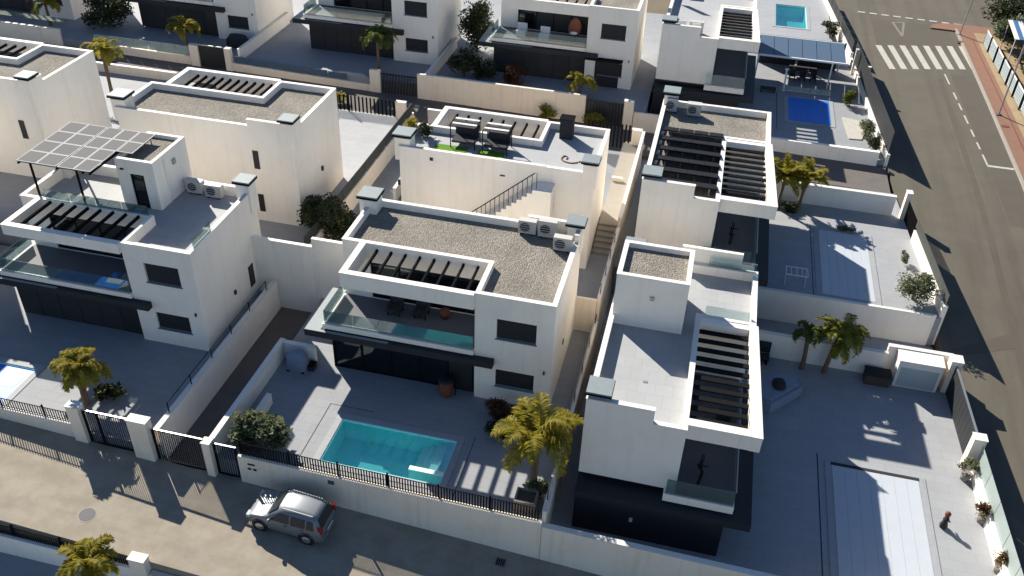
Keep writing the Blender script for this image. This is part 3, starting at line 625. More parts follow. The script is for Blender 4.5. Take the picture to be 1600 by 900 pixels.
gD = thing('gate', 'black garden gate at the road corner of the solar collector house', 'gate', (xw(57)-.4, 57, .2))
for i in range(20):
    a = 55.7+i*.13; prism('gate_bar', [(xw(a)-.42, a), (xw(a)-.38, a), (xw(a+.05)-.38, a+.05), (xw(a+.05)-.42, a+.05)], .25, 1.7, 'black_metal', gD)
wall('pale back garden wall of the solar collector house behind the young trees', 4.6, 13.9, 58.6, 58.85, -1, 1.65, 'render')
wall('grey-white street wall below the bright blue pool cover', 4.2, 13.5, 66.0, 66.3, -1, 1.35, 'render', False)
w3 = road_wall('shaded road wall beside the bright blue pool', 66.3, 86, .6, 1.1)
for i in range(9): prism('screen_panel', [(xw(66.5+i*2.1)-.34, 66.5+i*2.1), (xw(66.5+i*2.1)-.3, 66.5+i*2.1), (xw(68.58+i*2.1)-.3, 68.58+i*2.1), (xw(68.58+i*2.1)-.34, 68.58+i*2.1)], 1.15, 2.9, 'anthracite', w3)
w4 = road_wall('white road wall by the far turquoise pool', 86.2, 104, 1.0, 1.5)
for i in range(8): prism('screen_panel', [(xw(86.4+i*2.1)-.34, 86.4+i*2.1), (xw(86.4+i*2.1)-.3, 86.4+i*2.1), (xw(88.4+i*2.1)-.3, 88.4+i*2.1), (xw(88.4+i*2.1)-.34, 88.4+i*2.1)], 1.55, 2.5, 'anthracite', w4)
wall('dark screen wall between the blue covered pool and the far turquoise pool', 4.0, 12.0, 86.02, 86.12, .6, 2.4, 'anthracite', False)
pillar('slender white post by the road near the glass roofed dining area', 12.55, 12.75, 83.2, 83.4, .6, 2.9)
pillar('slender white post by the road above the light stone slab', 13.3, 13.5, 79.2, 79.4, .6, 2.9)
# walls along the back street (north side)
wN3 = slope_wall('long beige back street wall in front of the house with the second door', -22.9, -9.0, 66.0, 66.2, -1, 2.85, 2.85)
wN2 = slope_wall('beige back street wall with dark railing in front of the palm house', -39.4, -26.1, 66.0, 66.2, -1, 1.75, 1.4, cop=False)
for i in range(6): box('glass_pane', -39.2+i*1.7, -37.55+i*1.7, 66.08, 66.1, 1.78-.045*i, 2.35-.045*i, 'awning_blue', wN2)
box('raised_end', -27.0, -26.1, 65.97, 66.25, 0, 2.75, 'render_warm', wN2)
wN1 = slope_wall('beige back street wall topped with pale green glass at the upper left', -52.5, -43.3, 66.0, 66.2, -1, 1.95, 1.85, cop=False)
for i in range(7): box('glass_pane', -52.4+i*1.3, -51.15+i*1.3, 66.08, 66.1, 1.97, 2.72, 'pale_glass', wN1)
wN0 = slope_wall('pale grey back street wall at the far upper left', -75, -55.7, 66.0, 66.2, -1, 2.75, 2.75)
box('pool_rail', -75, -55.9, 67.3, 67.32, 2.9, 3.3, 'rail_glass', wN0)
pillar('pale pillar left of the black back street gate', -43.2, -42.4, 65.9, 66.3, 0, 2.9)
pillar('pale pillar right of the black back street gate', -39.95, -39.4, 65.9, 66.3, 0, 2.95)
g0 = thing('gate', 'solid black back street gate between two pale pillars', 'gate', (-41.2, 66.1, 1.0))
for i in range(10): box('gate_board', -42.38+i*.242, -42.15+i*.242, 66.05, 66.1, 1.1, 2.95, 'dark_panel', g0)
box('top_rail', -42.4, -39.95, 66.03, 66.12, 2.96, 3.02, 'steel_grey', g0)
g1 = thing('gate', 'dark railing gate beside the long beige back street wall', 'gate', (-24.5, 66.1, .8))
for i in range(24): box('slat', -26.0+i*.13, -25.95+i*.13, 66.05, 66.1, .85, 2.5, 'black_metal', g1)
box('top_rail', -26.05, -22.95, 66.04, 66.11, 2.51, 2.56, 'black_metal', g1)
g2 = thing('gate', 'dark back street gates at the right end of the long beige wall', 'gate', (-7.4, 66.1, .6))
for i in range(12): box('gate_board', -8.95+i*.25, -8.72+i*.25, 66.05, 66.1, .6, 2.6, 'dark_panel', g2)
pillar('pale pillar right of the dark back street gates', -5.95, -5.2, 65.9, 66.3, 0, 2.85)
wall('low beige back street wall behind the stepped passage', -5.15, 0, 66.0, 66.2, -1, 2.0, 'render_warm', False)
wall('pale house wall divider with black screen between the two palm houses', -38.9, -38.7, 66.3, 76, 1.5, 2.9, 'render')
wall('pale divider wall beside the dark garden tree', -22.35, -22.15, 66.3, 75, 1.5, 2.8, 'render')
# walls along the back street (south side)
def front_wall(label, x0, x1, z): return wall(label, x0, x1, 61.6, 61.85, -1, z, 'render_warm')
front_wall('sunlit low wall on the back street behind the solar canopy house', -50, -42.0, 2.2)
front_wall('sunlit low wall right of the first back street driveway', -38.5, -29.3, 2.2)
front_wall('sunlit low wall behind the furnished roof terrace', -20.6, -8.2, 2.0)
pillar('short pale pillar of the driveway gate behind the roof terrace house', -23.2, -22.4, 61.55, 61.9, 0, 2.3)
pillar('pale pillar of the slatted passage gate', -4.75, -4.05, 61.5, 61.9, 0, 2.6)
g3 = thing('gate', 'slatted driveway gate left of the roof terrace house on the back street', 'gate', (-26, 61.7, .9))
for i in range(18): box('slat', -28.9+i*.32, -28.78+i*.32, 61.68, 61.73, 1.0, 2.3, 'black_metal', g3)
for x in (-29.1, -27.2, -23.3): box('post', x, x+.1, 61.65, 61.76, .9, 2.5, 'black_metal', g3)
g4 = thing('gate', 'slatted gate casting striped shadows over the passage', 'gate', (-6.5, 61.7, 1.0))
for i in range(12): box('slat', -8.1+i*.28, -7.97+i*.28, 61.68, 61.73, 1.0, 2.9, 'black_metal', g4)
# opposite plot at the lower left corner
struct(box('terrace', -60, -15, 5, 20.4, BASE, -2.6, 'terrace_tile'))
wO = slope_wall('pale inner face of the wall across the street at the lower left', -45, -20.9, 20.4, 20.65, -4, -1.1, -1.45, 'render', False)
slat_fence('black lattice fence on the wall across the street at the lower left', -34, -21.0, 20.53, -1.25, -1.45, .12, .62)
pillar('pale pillar at the end of the lower left fence', -20.85, -20.1, 20.35, 20.75, -4, -.75)
slope_wall('beige wall across the street below the picture', -20.0, 14, 20.4, 20.65, -5, -1.6, -3.0, 'render_warm', True)

# ------------------------------------------------------------------ pools
def pool(label, x0, x1, y0, y1, z, depth, water_z, name='swimming_pool'):
    p = thing(name, label, 'pool', ((x0+x1)/2, (y0+y1)/2, z-depth))
    e = .003
    solid('basin', [(x0+e, x1-e, y0+e, y1-e, z-depth+e, z-.012)], [(x0+.06, x1-.06, y0+.06, y1-.06, z-depth+.06, z+1)], 'pool_lining', p)
    c = .32
    solid('coping', [(x0-c, x1+c, y0-c, y1+c, z+.003, z+.03)], [(x0+.01, x1-.01, y0+.01, y1-.01, z-1, z+1)], 'deck_light', p)
    raw('water', [(x0+.06, y0+.06, water_z), (x1-.06, y0+.06, water_z), (x1-.06, y1-.06, water_z), (x0+.06, y1-.06, water_z)], [(0, 1, 2, 3)], 'water', p)
    return p
pM = pool('turquoise swimming pool in front of the central house', PX0, PX1, PY0, PY1, 0, 1.3, -.12)
for i in range(4): box('pool_step', PX1-1.75+i*.42, PX1-1.33+i*.42 if i < 3 else PX1-.07, PY0+.9, PY1-.07, -1.23, -.8+i*.22, 'pool_step', pM)
box('pool_bench', PX1-1.75, PX1-.07, PY0+.66, PY0+.895, -1.23, -.06, 'pool_step', pM)
pT = pool('far turquoise pool at the top beside the road', 5.8, 8.9, 93.0, 99.9, 1.0, 1.3, .88)
pL = pool('pool under a blue cover at the left edge', -36.4, -31.85, 26.55, 29.5, -.2, 1.4, -.3)
prism('blue_cover', [(-36.3, 26.6), (-31.9, 26.6), (-31.9, 29.45), (-36.3, 29.45)], -.29, -.265, 'pool_cover_blue', pL)
raw('painted_sheen', [(-33.2, 28.0, -.255), (-32.2, 28.0, -.255), (-32.1, 28.9, -.255), (-33.1, 28.9, -.255)], [(0, 1, 2, 3)], 'pool_cover_white', pL)  # pale quad on the blue cover, a sheen put in as colour
def covered_pool(label, x0, x1, y0, y1, z, m, strips=6):
    p = thing('covered_pool', label, 'pool', ((x0+x1)/2, (y0+y1)/2, z))
    solid('coping', [(x0-.35, x1+.35, y0-.3, y1+.3, z+.003, z+.04)], [(x0, x1, y0, y1, z-1, z+1)], 'deck_light', p)
    n = strips
    for i in range(n):
        a = x0+(x1-x0)*i/n; b = x0+(x1-x0)*(i+1)/n
        box('cover_strip', a+.004, b-.004, y0+.01, y1-.01, z+.012, z+.055, m, p)
    return p
pF = covered_pool('white pool cover on the deck of the foreground corner house', 9.35, 13.55, 27.6, 35.2, -1.75, 'pool_cover_white', 7)
box('cover_slot', 9.3, 13.6, 35.21, 35.42, -1.709, -1.70, 'anthracite', pF)
box('deck_joint', 8.62, 8.68, 26.6, 35.9, -1.749, -1.742, 'dark_panel', pF)
pD = covered_pool('pale pool cover in the garden of the solar collector house', 8.9, 12.0, 47.6, 55.2, .2, 'pool_cover_white', 6)
box('deck_joint', 8.35, 8.4, 47.3, 55.6, .201, .21, 'dark_panel', pD)
pK = covered_pool('bright blue covered pool below the glass roofed dining area', 7.0, 10.35, 71.4, 76.2, .6, 'pool_cover_blue', 7)
box('deck_joint', 6.0, 6.06, 69.5, 77, .601, .61, 'dark_panel', pK)
# thin expansion joints on the pool terrace
tj = thing('terrace_joint', 'thin dark joint line in the sunlit tiles left of the turquoise pool', 'joint', (-15.9, 28, 0))
box('joint_strip', -15.93, -15.89, 26.5, 31.0, .003, .008, 'anthracite', tj); box('joint_strip', -15.89, -13.6, 30.97, 31.0, .003, .008, 'anthracite', tj)
box('joint_strip', -8.2, -8.165, 26.4, 30.6, .003, .008, 'anthracite', tj)

# ------------------------------------------------------------------ roof equipment
def ac_unit(label, x, y, z, wd=.95, dp=.4, h=.75, face=-1):
    a = thing('air_conditioner', label, 'air conditioner', (x, y, z), 'outdoor air conditioners')
    box('casing', x-wd/2, x+wd/2, y-dp/2, y+dp/2, z+.08, z+h+.08, 'ac_case', a)
    for s in (-.3, .3): box('foot', x+s-.05, x+s+.05, y-dp/2, y+dp/2, z, z+.08, 'black_metal', a)
    f = lathe('fan_grille', [(.27, 0), (.27, .02), (.06, .03)], 'ac_fan', a, (x-.12, y+face*(dp/2+.001), z+.08+h/2), 18, False)
    f.rotation_euler = (R(90 if face < 0 else -90), 0, 0); done(f)
    for i in range(4):
        b = box('grille_bar', x-.12-.28, x-.12+.28, y+face*(dp/2+.04)-.008, y+face*(dp/2+.04)+.008, z+.08+h/2-.22+i*.14, z+.08+h/2-.2+i*.14, 'ac_case', a)
    return a
ac_unit('white air conditioner left of three on the central gravel roof', -7.95, 39.95, 6.23)
ac_unit('white air conditioner in the middle of three on the central gravel roof', -6.85, 39.9, 6.23, 1.0, .42, .95)
ac_unit('white air conditioner nearest the right parapet of the central gravel roof', -5.85, 38.85, 6.23)
ac_unit('air conditioner close to the stair tower on the solar canopy house', -27.3, 39.85, 5.54)
ac_unit('air conditioner by the chimney of the solar canopy house', -26.05, 39.7, 5.54, 1.0)
ac_unit('white air conditioner at the rear left of the solar collector roof', -2.0, 57.2, 6.43, .7, .4, .9)
ac_unit('second air conditioner on the gravel of the solar collector roof', -.5, 57.0, 6.43, .9, .5, .8)
ac_unit('air conditioner on the top right house roof', -1.5, 72.0, 6.68, 1.1, .5, .9)
# solar canopy on the left house
sc = thing('solar_canopy', 'canopy of silver framed solar panels standing on the left house roof', 'solar canopy', (-32.5, 38, 5.53))
def panel(x0, x1, y0, y1, z0, z1, parent, fm='panel_frame', g=.05, cm='solar_cells'):
    """one module tilted from height z0 (front) to z1 (back)"""
    t = .04
    p = raw('solar_panel', [(x0, y0, z0), (x1, y0, z0), (x1, y1, z1), (x0, y1, z1), (x0, y0, z0-t), (x1, y0, z0-t), (x1, y1, z1-t), (x0, y1, z1-t)], [(0, 1, 2, 3), (7, 6, 5, 4), (0, 4, 5, 1), (1, 5, 6, 2), (2, 6, 7, 3), (3, 7, 4, 0)], fm, parent)
    dz = (z1-z0)/(y1-y0)*g
    raw('cell_glass', [(x0+g, y0+g, z0+dz+.004), (x1-g, y0+g, z0+dz+.004), (x1-g, y1-g, z1-dz+.004), (x0+g, y1-g, z1-dz+.004)], [(0, 1, 2, 3)], cm, p)
for r in range(4):
    y0 = 35.6+r*1.18; z0 = 8.6+r*.02
    for c in range(2): panel(-34.86+c*1.19, -33.69+c*1.19, y0, y0+1.16, z0, z0+.02, sc)
    for c in range(2): panel(-32.42+c*.98, -31.46+c*.98, y0, y0+1.16, z0, z0+.02, sc)
for r in range(2, 4):
    y0 = 35.6+r*1.18; panel(-30.44, -29.5, y0, y0+1.16, 8.64+(r-2)*.02, 8.66+(r-2)*.02, sc)
for y in (35.7, 38.0, 40.2): bar('cross_beam', (-34.85, y, 8.52), (-30.5, y, 8.52), .08, 'black_metal', sc)
for x in (-34.8, -32.5, -30.55): bar('long_beam', (x, 35.6, 8.43), (x, 40.3, 8.43), .08, 'black_metal', sc)
for x, y in ((-34.7, 36.3), (-34.7, 40.0), (-31.9, 36.3), (-30.75, 40.0)): bar('leg', (x, y, 5.53), (x, y, 8.4), .09, 'black_metal', sc)
bar('brace', (-29.6, 39.9, 8.24), (-29.6, 39.9, 8.62), .05, 'steel_grey', sc)
# black collectors on the corner house roof
for r in range(6):
    y0 = 46.3+r*1.36
    ro = thing('collector_row', ['front row nearest the chimney cap', 'second row from the front', 'third row from the front', 'third row from the back', 'second row from the back', 'back row beside the air conditioners'][r]+' of black solar collectors on the corner house roof', 'solar panel', (-.3, y0, 6.43), 'rows of black solar collectors')
    for c in range(4):
        x0 = -2.1+c*.93
        panel(x0, x0+.9, y0, y0+1.2, 7.0, 6.66, ro, 'bitumen', .02, 'collector_glass')
        bar('support', (x0+.45, y0+.1, 6.45), (x0+.45, y0+.1, 6.95), .05, 'steel_grey', ro)
    box('ballast', -2.28, -2.12, y0+.3, y0+.55, 6.44, 6.6, 'coping', ro); bar('back_rail', (-2.1, y0+.03, 6.93), (1.6, y0+.03, 6.93), .05, 'black_metal', ro)
# exterior stair with railing behind the central house
xs = thing('outside_stairs', 'outside stairs with metal railing climbing to the roof terrace', 'stairs', (-11, 44.8, .6))
N = 14
for i in range(N):
    x0 = -12.9+i*.3; box('step', x0, x0+.3, 44.5, 45.63, .55, 2.6+i*.26, 'render', xs)
box('landing', -8.7, -7.6, 44.5, 45.63, .55, 6.2, 'render', xs)
for i in range(0, 17):
    x = -12.8+i*.27; zt = 2.75+min(i*.234, 3.65); bar('baluster', (x, 44.55, zt-.1), (x, 44.55, zt+.95), .03, 'black_metal', xs)
bar('hand_rail', (-12.8, 44.55, 3.68), (-8.6, 44.55, 7.32), .05, 'black_metal', xs)
# roof terrace furniture
def cabana(label, x, y, z):
    t = thing('sun_lounger', label, 'lounger', (x, y, z), 'canopied loungers on the roof terrace')
    for sx in (-.75, .75):
        for sy in (-.6, .6): bar('leg', (x+sx, y+sy, z), (x+sx, y+sy, z+1.35), .05, 'black_metal', t)
        bar('side_rail', (x+sx, y-.62, z+1.37), (x+sx, y+.62, z+1.37), .06, 'fabric_dark', t)
    box('seat', x-.72, x+.72, y-.5, y+.55, z+.3, z+.42, 'fabric_dark', t)
    raw('backrest', [(x-.7, y+.5, z+.42), (x+.7, y+.5, z+.42), (x+.7, y+.62, z+1.1), (x-.7, y+.62, z+1.1), (x-.7, y+.58, z+.42), (x+.7, y+.58, z+.42), (x+.7, y+.7, z+1.1), (x-.7, y+.7, z+1.1)], CF, 'fabric_dark', t)
    for i in range(4): box('canopy_slat', x-.75, x+.75, y-.6+i*.34, y-.4+i*.34, z+1.4, z+1.43, 'cushion' if i % 2 else 'fabric_dark', t)
    return t
cabana('left canopied dark lounger on green turf on the roof terrace', -13.6, 47.7, 6.84); cabana('right canopied dark lounger on green turf on the roof terrace', -11.6, 47.6, 6.84)
for lb, x0, x1 in (('small green turf rug left on the roof terrace', -15.3, -13.3), ('small green turf rug right on the roof terrace', -12.6, -11.0)):
    tag(box('turf_rug', x0, x1, 46.0, 47.3, 6.832, 6.86, 'turf'), lb, 'rug', 'turf rugs on the roof terrace')
ob = thing('roof_cabinet', 'tall black cabinet against the back parapet of the roof terrace', 'cabinet', (-7.9, 50.2, 6.83)); box('cabinet_body', -8.3, -7.5, 50.2, 50.9, 6.83, 8.1, 'fabric_dark', ob); box('cabinet_lid', -8.35, -7.45, 50.15, 50.95, 8.102, 8.15, 'black_metal', ob)
cr_ = thing('hose_coil', 'tan hose lying on the sunlit roof terrace', 'hose', (-7.6, 47.6, 6.83))
for k in range(14):
    a0, a1 = k*.45, (k+1)*.45; rr = .35+.05*math.sin(k); p0 = (-7.7+rr*math.cos(a0)+.06*k, 47.6+.4*math.sin(a0), 6.86); p1 = (-7.7+rr*math.cos(a1)+.06*(k+1), 47.6+.4*math.sin(a1), 6.86); bar('hose_piece', p0, p1, .05, 'wood', cr_)
for lb, x in (('dark potted plant in the left corner of the roof terrace', -16.6), ('bushy plant beside the left chimney of the roof terrace', -17.4)): pass
# raised white benches and AC furniture on the top right roof
def chair(label, x, y, z, m='white_metal', s=1.0):
    c = thing('chair', label, 'chair', (x, y, z), 'roof chairs')
    box('seat', x-.25*s, x+.25*s, y-.25*s, y+.25*s, z+.4*s, z+.45*s, m, c)
    box('backrest', x-.25*s, x+.25*s, y+.21*s, y+.25*s, z+.452*s, z+.9*s, m, c)
    for a in (-.22, .22):
        for b in (-.22, .2): bar('leg', (x+a*s, y+b*s, z), (x+a*s, y+b*s, z+.4*s), .04, m, c)
    return c
chair('white chair left on the top right roof terrace', -2.6, 70.9, 6.68, s=1.3); chair('white chair right on the top right roof terrace', -1.5, 70.7, 6.68, s=1.3)
tb = thing('roof_table', 'white roof terrace table between chairs on the top right house', 'table', (-2.1, 70.6, 6.68)); box('table_top', -2.5, -1.3, 70.2, 70.5, 7.5, 7.55, 'white_metal', tb)
for x in (-2.45, -1.35): box('leg', x, x+.05, 70.25, 70.45, 6.68, 7.498, 'white_metal', tb)

# ------------------------------------------------------------------ street and garden objects
# covered barbecue
def blob(name, prof, m, parent, at, n=14, sx=1., sy=1., jag=.0, seed=1):
    rnd = random.Random(seed); V = []; F = []
    for r, z in prof:
        for i in range(n):
            a = 2*math.pi*i/n; k = 1+rnd.uniform(-jag, jag); c, s = math.cos(a), math.sin(a)
            e = (abs(c)**.7)*(1 if c > 0 else -1), (abs(s)**.7)*(1 if s > 0 else -1)
            V.append((at[0]+r*k*e[0]*sx, at[1]+r*k*e[1]*sy, at[2]+z+rnd.uniform(-jag, jag)*.1))
    for k in range(len(prof)-1):
        for i in range(n): j = (i+1) % n; F.append((k*n+i, k*n+j, (k+1)*n+j, (k+1)*n+i))
    F.append(tuple((len(prof)-1)*n+i for i in range(n)))
    return raw(name, V, F, m, parent, True, at)
bb = thing('covered_barbecue', 'barbecue under a grey-blue fabric cover in the corner of the pool terrace', 'barbecue', (-18.65, 33.1, 0))
blob('fabric_cover', [(.58, 0), (.56, .3), (.54, .8), (.46, 1.0), (.25, 1.12), (.05, 1.14)], 'fabric_grey', bb, (-18.65, 33.1, 0), 18, 1, .75, .05); 
for s in (-.4, .4): lathe('wheel', [(.09, 0), (.09, .05)], 'black_metal', bb, (-18.65+s, 32.75, .0), 10)
bo = thing('storage_box', 'dark low box beside the covered barbecue', 'box', (-17.9, 33.2, 0)); box('box_body', -18.05, -17.75, 33.0, 33.5, 0, .28, 'fabric_dark', bo); box('box_lid', -18.07, -17.73, 32.98, 33.52, .282, .31, 'black_metal', bo)
jr = thing('terracotta_urn', 'large brown terracotta urn standing before the dark glass front', 'urn', (-10.45, 33.15, 0))
lathe('urn_body', [(.22, 0), (.34, .2), (.38, .5), (.36, .85), (.3, 1.0), (.32, 1.05)], 'terracotta', jr, (-10.45, 33.15, 0), 18); lathe('urn_plate', [(.4, 1.052), (.4, 1.09), (.1, 1.1)], 'dark_panel', jr, (-10.45, 33.15, 0), 18)
for dx, dy, hh in ((.25, .2, 1.5), (.45, .1, 1.2)):
    bar('grill_tool', (-10.45+dx, 33.15+dy, 1.05 if dx < .3 else .05), (-10.45+dx, 33.15+dy, hh), .05, 'black_metal', jr)
# covered sofa on the corner deck
so_ = thing('covered_sofa', 'corner sofa under a blue-grey cover with a dark cushion on the shaded deck', 'sofa', (6.5, 39.6, -1.75))
prism('sofa_cover', [(5.3, 38.4), (6.2, 38.2), (7.9, 40.2), (7.6, 41.0), (6.2, 40.9), (5.4, 39.9)], -1.75, -1.05, 'fabric_grey', so_)
prism('cover_top', [(5.45, 38.6), (6.15, 38.45), (7.65, 40.2), (7.45, 40.8), (6.3, 40.7), (5.55, 39.8)], -1.05, [-.95, -.95, -.9, -.85, -.85, -.9], 'fabric_grey', so_)
blob('dark_cushion', [(.4, 0), (.42, .12), (.3, .25), (.05, .3)], 'fabric_dark', so_, (6.55, 39.75, -.9), 12, .9, 1.1, .05)
cu = thing('rattan_chest', 'dark rattan chest on the shaded deck near the utility cabinet', 'chest', (12.1, 42.5, -1.75)); box('chest_body', 11.4, 12.75, 42.2, 42.95, -1.75, -1.1, 'soil', cu); box('chest_lid', 11.36, 12.79, 42.16, 42.99, -1.098, -1.02, 'bitumen', cu)
sb = thing('side_bench', 'dark bench in the shaded corner behind the corner house', 'bench', (5.3, 43.0, -1.75)); box('seat', 4.7, 6.1, 42.3, 42.9, -1.4, -1.3, 'fabric_dark', sb); box('backrest', 4.7, 6.1, 42.92, 43.05, -1.3, -.6, 'fabric_dark', sb); 
for x in (4.75, 5.95): box('leg', x, x+.08, 42.35, 42.85, -1.75, -1.402, 'black_metal', sb)
# terrace chair frame in the solar collector garden
fr_ = thing('drying_rack', 'white metal drying rack on the shaded deck near the retaining wall', 'rack', (7.2, 48.4, .2))
for y in (48.0, 48.9): bar('rail', (6.6, y, 1.0), (7.9, y, 1.0), .04, 'white_metal', fr_)
for x in (6.6, 6.92, 7.25, 7.57, 7.9): bar('rod', (x, 48.0, 1.0), (x, 48.9, 1.0), .03, 'white_metal', fr_)
for x in (6.65, 7.85):
    bar('leg', (x, 48.0, .2), (x, 48.9, .99), .03, 'white_metal', fr_); bar('leg', (x, 48.9, .2), (x, 48.0, .97), .03, 'white_metal', fr_)
fg = thing('statue', 'small dark figurine standing on the sunlit deck beside the pool cover', 'figurine', (14.35, 32.5, -1.75))
lathe('body', [(.16, 0), (.19, .15), (.12, .4), (.15, .55), (.1, .7)], 'fabric_dark', fg, (14.35, 32.5, -1.75), 12); lathe('head', [(.05, .7), (.13, .78), (.14, .9), (.05, 1.0)], 'terracotta', fg, (14.35, 32.55, -1.75), 12); bar('arm', (14.47, 32.5, -1.25), (14.6, 32.6, -1.45), .06, 'fabric_dark', fg)
# street furniture
mh = thing('manhole_cover', 'round iron manhole cover in the concrete street', 'manhole cover', (-24.0, 22.1, zs(-24))); f_ = lathe('lid', [(.36, .0), (.36, .012)], 'iron_cover', mh, (-24.0, 22.1, zs(-24)+.001), 24, False); f_.rotation_euler = (0, math.atan(.065), 0); done(f_)
f_ = lathe('rim_ring', [(.42, .0), (.42, .006)], 'kerb', mh, (-24.0, 22.1, zs(-24)), 24, False); f_.rotation_euler = (0, math.atan(.065), 0); done(f_)
dc = thing('drain_grate', 'square iron drain grate at the foot of the street wall', 'grate', (-5.5, 25.3, zs(-5.5)))
g_ = box('grate_plate', -5.75, -5.3, 25.1, 25.5, zs(-5.5)-.02, zs(-5.5)+.022, 'iron_cover', dc)
for i in range(4): box('grate_bar', -5.7+i*.1, -5.66+i*.1, 25.12, 25.48, zs(-5.5)+.0225, zs(-5.5)+.035, 'black_metal', dc)
def lamp(label, x, y, z, h, lean=0, arm=1.0):
    l = thing('street_lamp', label, 'street lamp', (x, y, z), 'street lamps')
    bar('pole', (x, y, z), (x+lean, y, z+h), .11, 'steel_grey', l); box('base_plate', x-.2, x+.2, y-.2, y+.2, z, z+.08, 'iron_cover', l)
    for s in (-1, 1):
        bar('arm', (x+lean, y, z+h-.5), (x+lean+s*arm*.6, y, z+h+.05), .06, 'steel_grey', l); box('lamp_head', x+lean+s*arm*.6-.3, x+lean+s*arm*.6+.3, y-.12, y+.12, z+h+.05, z+h+.15, 'iron_cover', l)
    return l
lamp('street lamp with two short arms at the rounded pavement corner', 24.0, 97.3, .65, 4.4, .2, .9)
lamp('tall street lamp on the red pavement leaving the right edge', 24.3, 78.1, .55, 8.0, 0, 1.2)
for lb, x, y in (('small iron box cover in the pavement near the corner lamp', 23.7, 95.2), ('small iron box cover in the pavement near the tall lamp', 24.4, 75.9)):
    t = thing('box_cover', lb, 'cover', (x, y, zr(y)+.13)); box('lid', x-.3, x+.3, y-.2, y+.2, zr(y)+.131, zr(y)+.16, 'terracotta', t)
# fence of pale panels on the far right
for i, y in enumerate((95.6, 92.9, 90.2, 87.5, 84.8, 82.1, 79.4)):
    f = thing('panel_fence', ['first pale fence panel at the pavement corner', 'second pale fence panel from the corner', 'third pale fence panel from the corner', 'fourth pale fence panel from the corner', 'fifth pale fence panel from the corner', 'sixth pale fence panel from the corner', 'last pale fence panel at the right edge'][i], 'fence', (26.3, y, .6), 'pale fence panels by the pavement')
    xo = 25.95+.045*i
    box('panel_board', xo, xo+.04, y-2.25, y, .75, 2.0, 'frosted_panel', f); box('top_rail', xo-.02, xo+.06, y-2.3, y, 2.0, 2.06, 'white_metal', f)
    box('post', xo-.05, xo+.05, y-2.5, y-2.32, .5, 2.15, 'black_metal', f)
    for k in range(6): box('board_rib', xo-.02, xo-.002, y-2.2+k*.36, y-2.12+k*.36, .8, 1.95, 'cap_zinc', f)
aw = thing('awning', 'white and blue striped awning among the dark trees at the upper right', 'awning', (29.5, 92.5, .6))
for i in range(8): raw('awning_stripe', [(27.2+i*.42, 90.6, 3.0), (27.6+i*.42, 90.6, 3.0), (27.6+i*.42, 94.6, 3.5), (27.2+i*.42, 94.6, 3.5), (27.2+i*.42, 90.6, 2.95), (27.6+i*.42, 90.6, 2.95), (27.6+i*.42, 94.6, 3.45), (27.2+i*.42, 94.6, 3.45)], CF, 'coping' if i % 2 == 0 else 'blue_cloth', aw)
for x, y in ((27.3, 90.7), (30.4, 90.7), (27.3, 94.4), (30.4, 94.4)): bar('post', (x, y, .6), (x, y, 3.0), .08, 'white_metal', aw)
# glass roofed dining area by the blue pool
gl = thing('glass_pergola', 'glass roofed dining pergola with white frame above the bright blue pool', 'pergola', (7.5, 81, .6))
for i in range(6): raw('roof_pane', [(4.1+i*1.22, 79.1, 3.05), (5.28+i*1.22, 79.1, 3.05), (5.28+i*1.22, 83.3, 3.3), (4.1+i*1.22, 83.3, 3.3)], [(0, 1, 2, 3)], 'awning_blue', gl)
bar('front_beam', (4.0, 79.05, 3.0), (11.5, 79.05, 3.0), .14, 'white_metal', gl); bar('back_beam', (4.0, 83.35, 3.22), (11.5, 83.35, 3.22), .14, 'white_metal', gl)
for x in (4.05, 10.3): bar('post', (x, 79.05, .6), (x, 79.05, 2.93), .12, 'white_metal', gl)
bar('post', (11.4, 83.3, .6), (11.4, 83.3, 3.1), .12, 'white_metal', gl)
for i in range(2): box('wall_bay', 4.2+i*3.6, 7.6+i*3.6, 83.6, 83.75, .6, 2.8, 'anthracite', gl)
dt = thing('dining_set', 'dark dining table with chairs under the glass pergola', 'table', (8.2, 81.2, .6)); box('table_top', 7.0, 9.4, 80.7, 81.8, 1.3, 1.36, 'fabric_dark', dt)
for x, y in ((7.1, 80.8), (9.3, 80.8), (7.1, 81.7), (9.3, 81.7)): bar('leg', (x, y, .6), (x, y, 1.3), .07, 'fabric_dark', dt)
for i, x in enumerate((7.3, 8.2, 9.1)):
    chair(['left', 'middle', 'right'][i]+' dark chair in front of the table under the glass pergola', x, 80.2, .6, 'fabric_dark')
lw = thing('low_partition', 'low glass partition before the dining area', 'partition', (7.6, 78.0, .6)); 
for i in range(5): box('glass_pane', 6.3+i*.85, 7.1+i*.85, 77.6, 77.62, .65, 1.05, 'pale_glass', lw)
box('bottom_rail', 6.3, 10.5, 77.57, 77.65, .61, .65, 'white_metal', lw)
sp = thing('shower_post', 'white garden shower post beside the dining area', 'shower', (6.6, 77.4, .6)); bar('post', (6.6, 77.4, .6), (6.5, 77.4, 2.6), .14, 'white_metal', sp); box('shower_head', 6.35, 6.65, 77.2, 77.4, 2.6, 2.66, 'white_metal', sp)
sl_ = thing('sun_bed', 'dark sun bed on the shaded terrace left of the bright blue pool', 'sun bed', (6.2, 77.0, .6)); box('bed_pad', 4.6, 5.9, 76.6, 77.2, .85, .95, 'fabric_dark', sl_)
for x in (4.7, 5.8): box('leg', x-.03, x+.03, 76.65, 77.15, .6, .849, 'black_metal', sl_)
slab = thing('stone_slab', 'light stone slab catching sun beside the bright blue pool', 'slab', (12.1, 71.5, .6)); prism('slab_top', [(11.6, 69.3), (12.6, 69.4), (13.2, 72.3), (12.9, 72.9), (11.3, 73.3)], .6, .68, 'road_paint', slab)
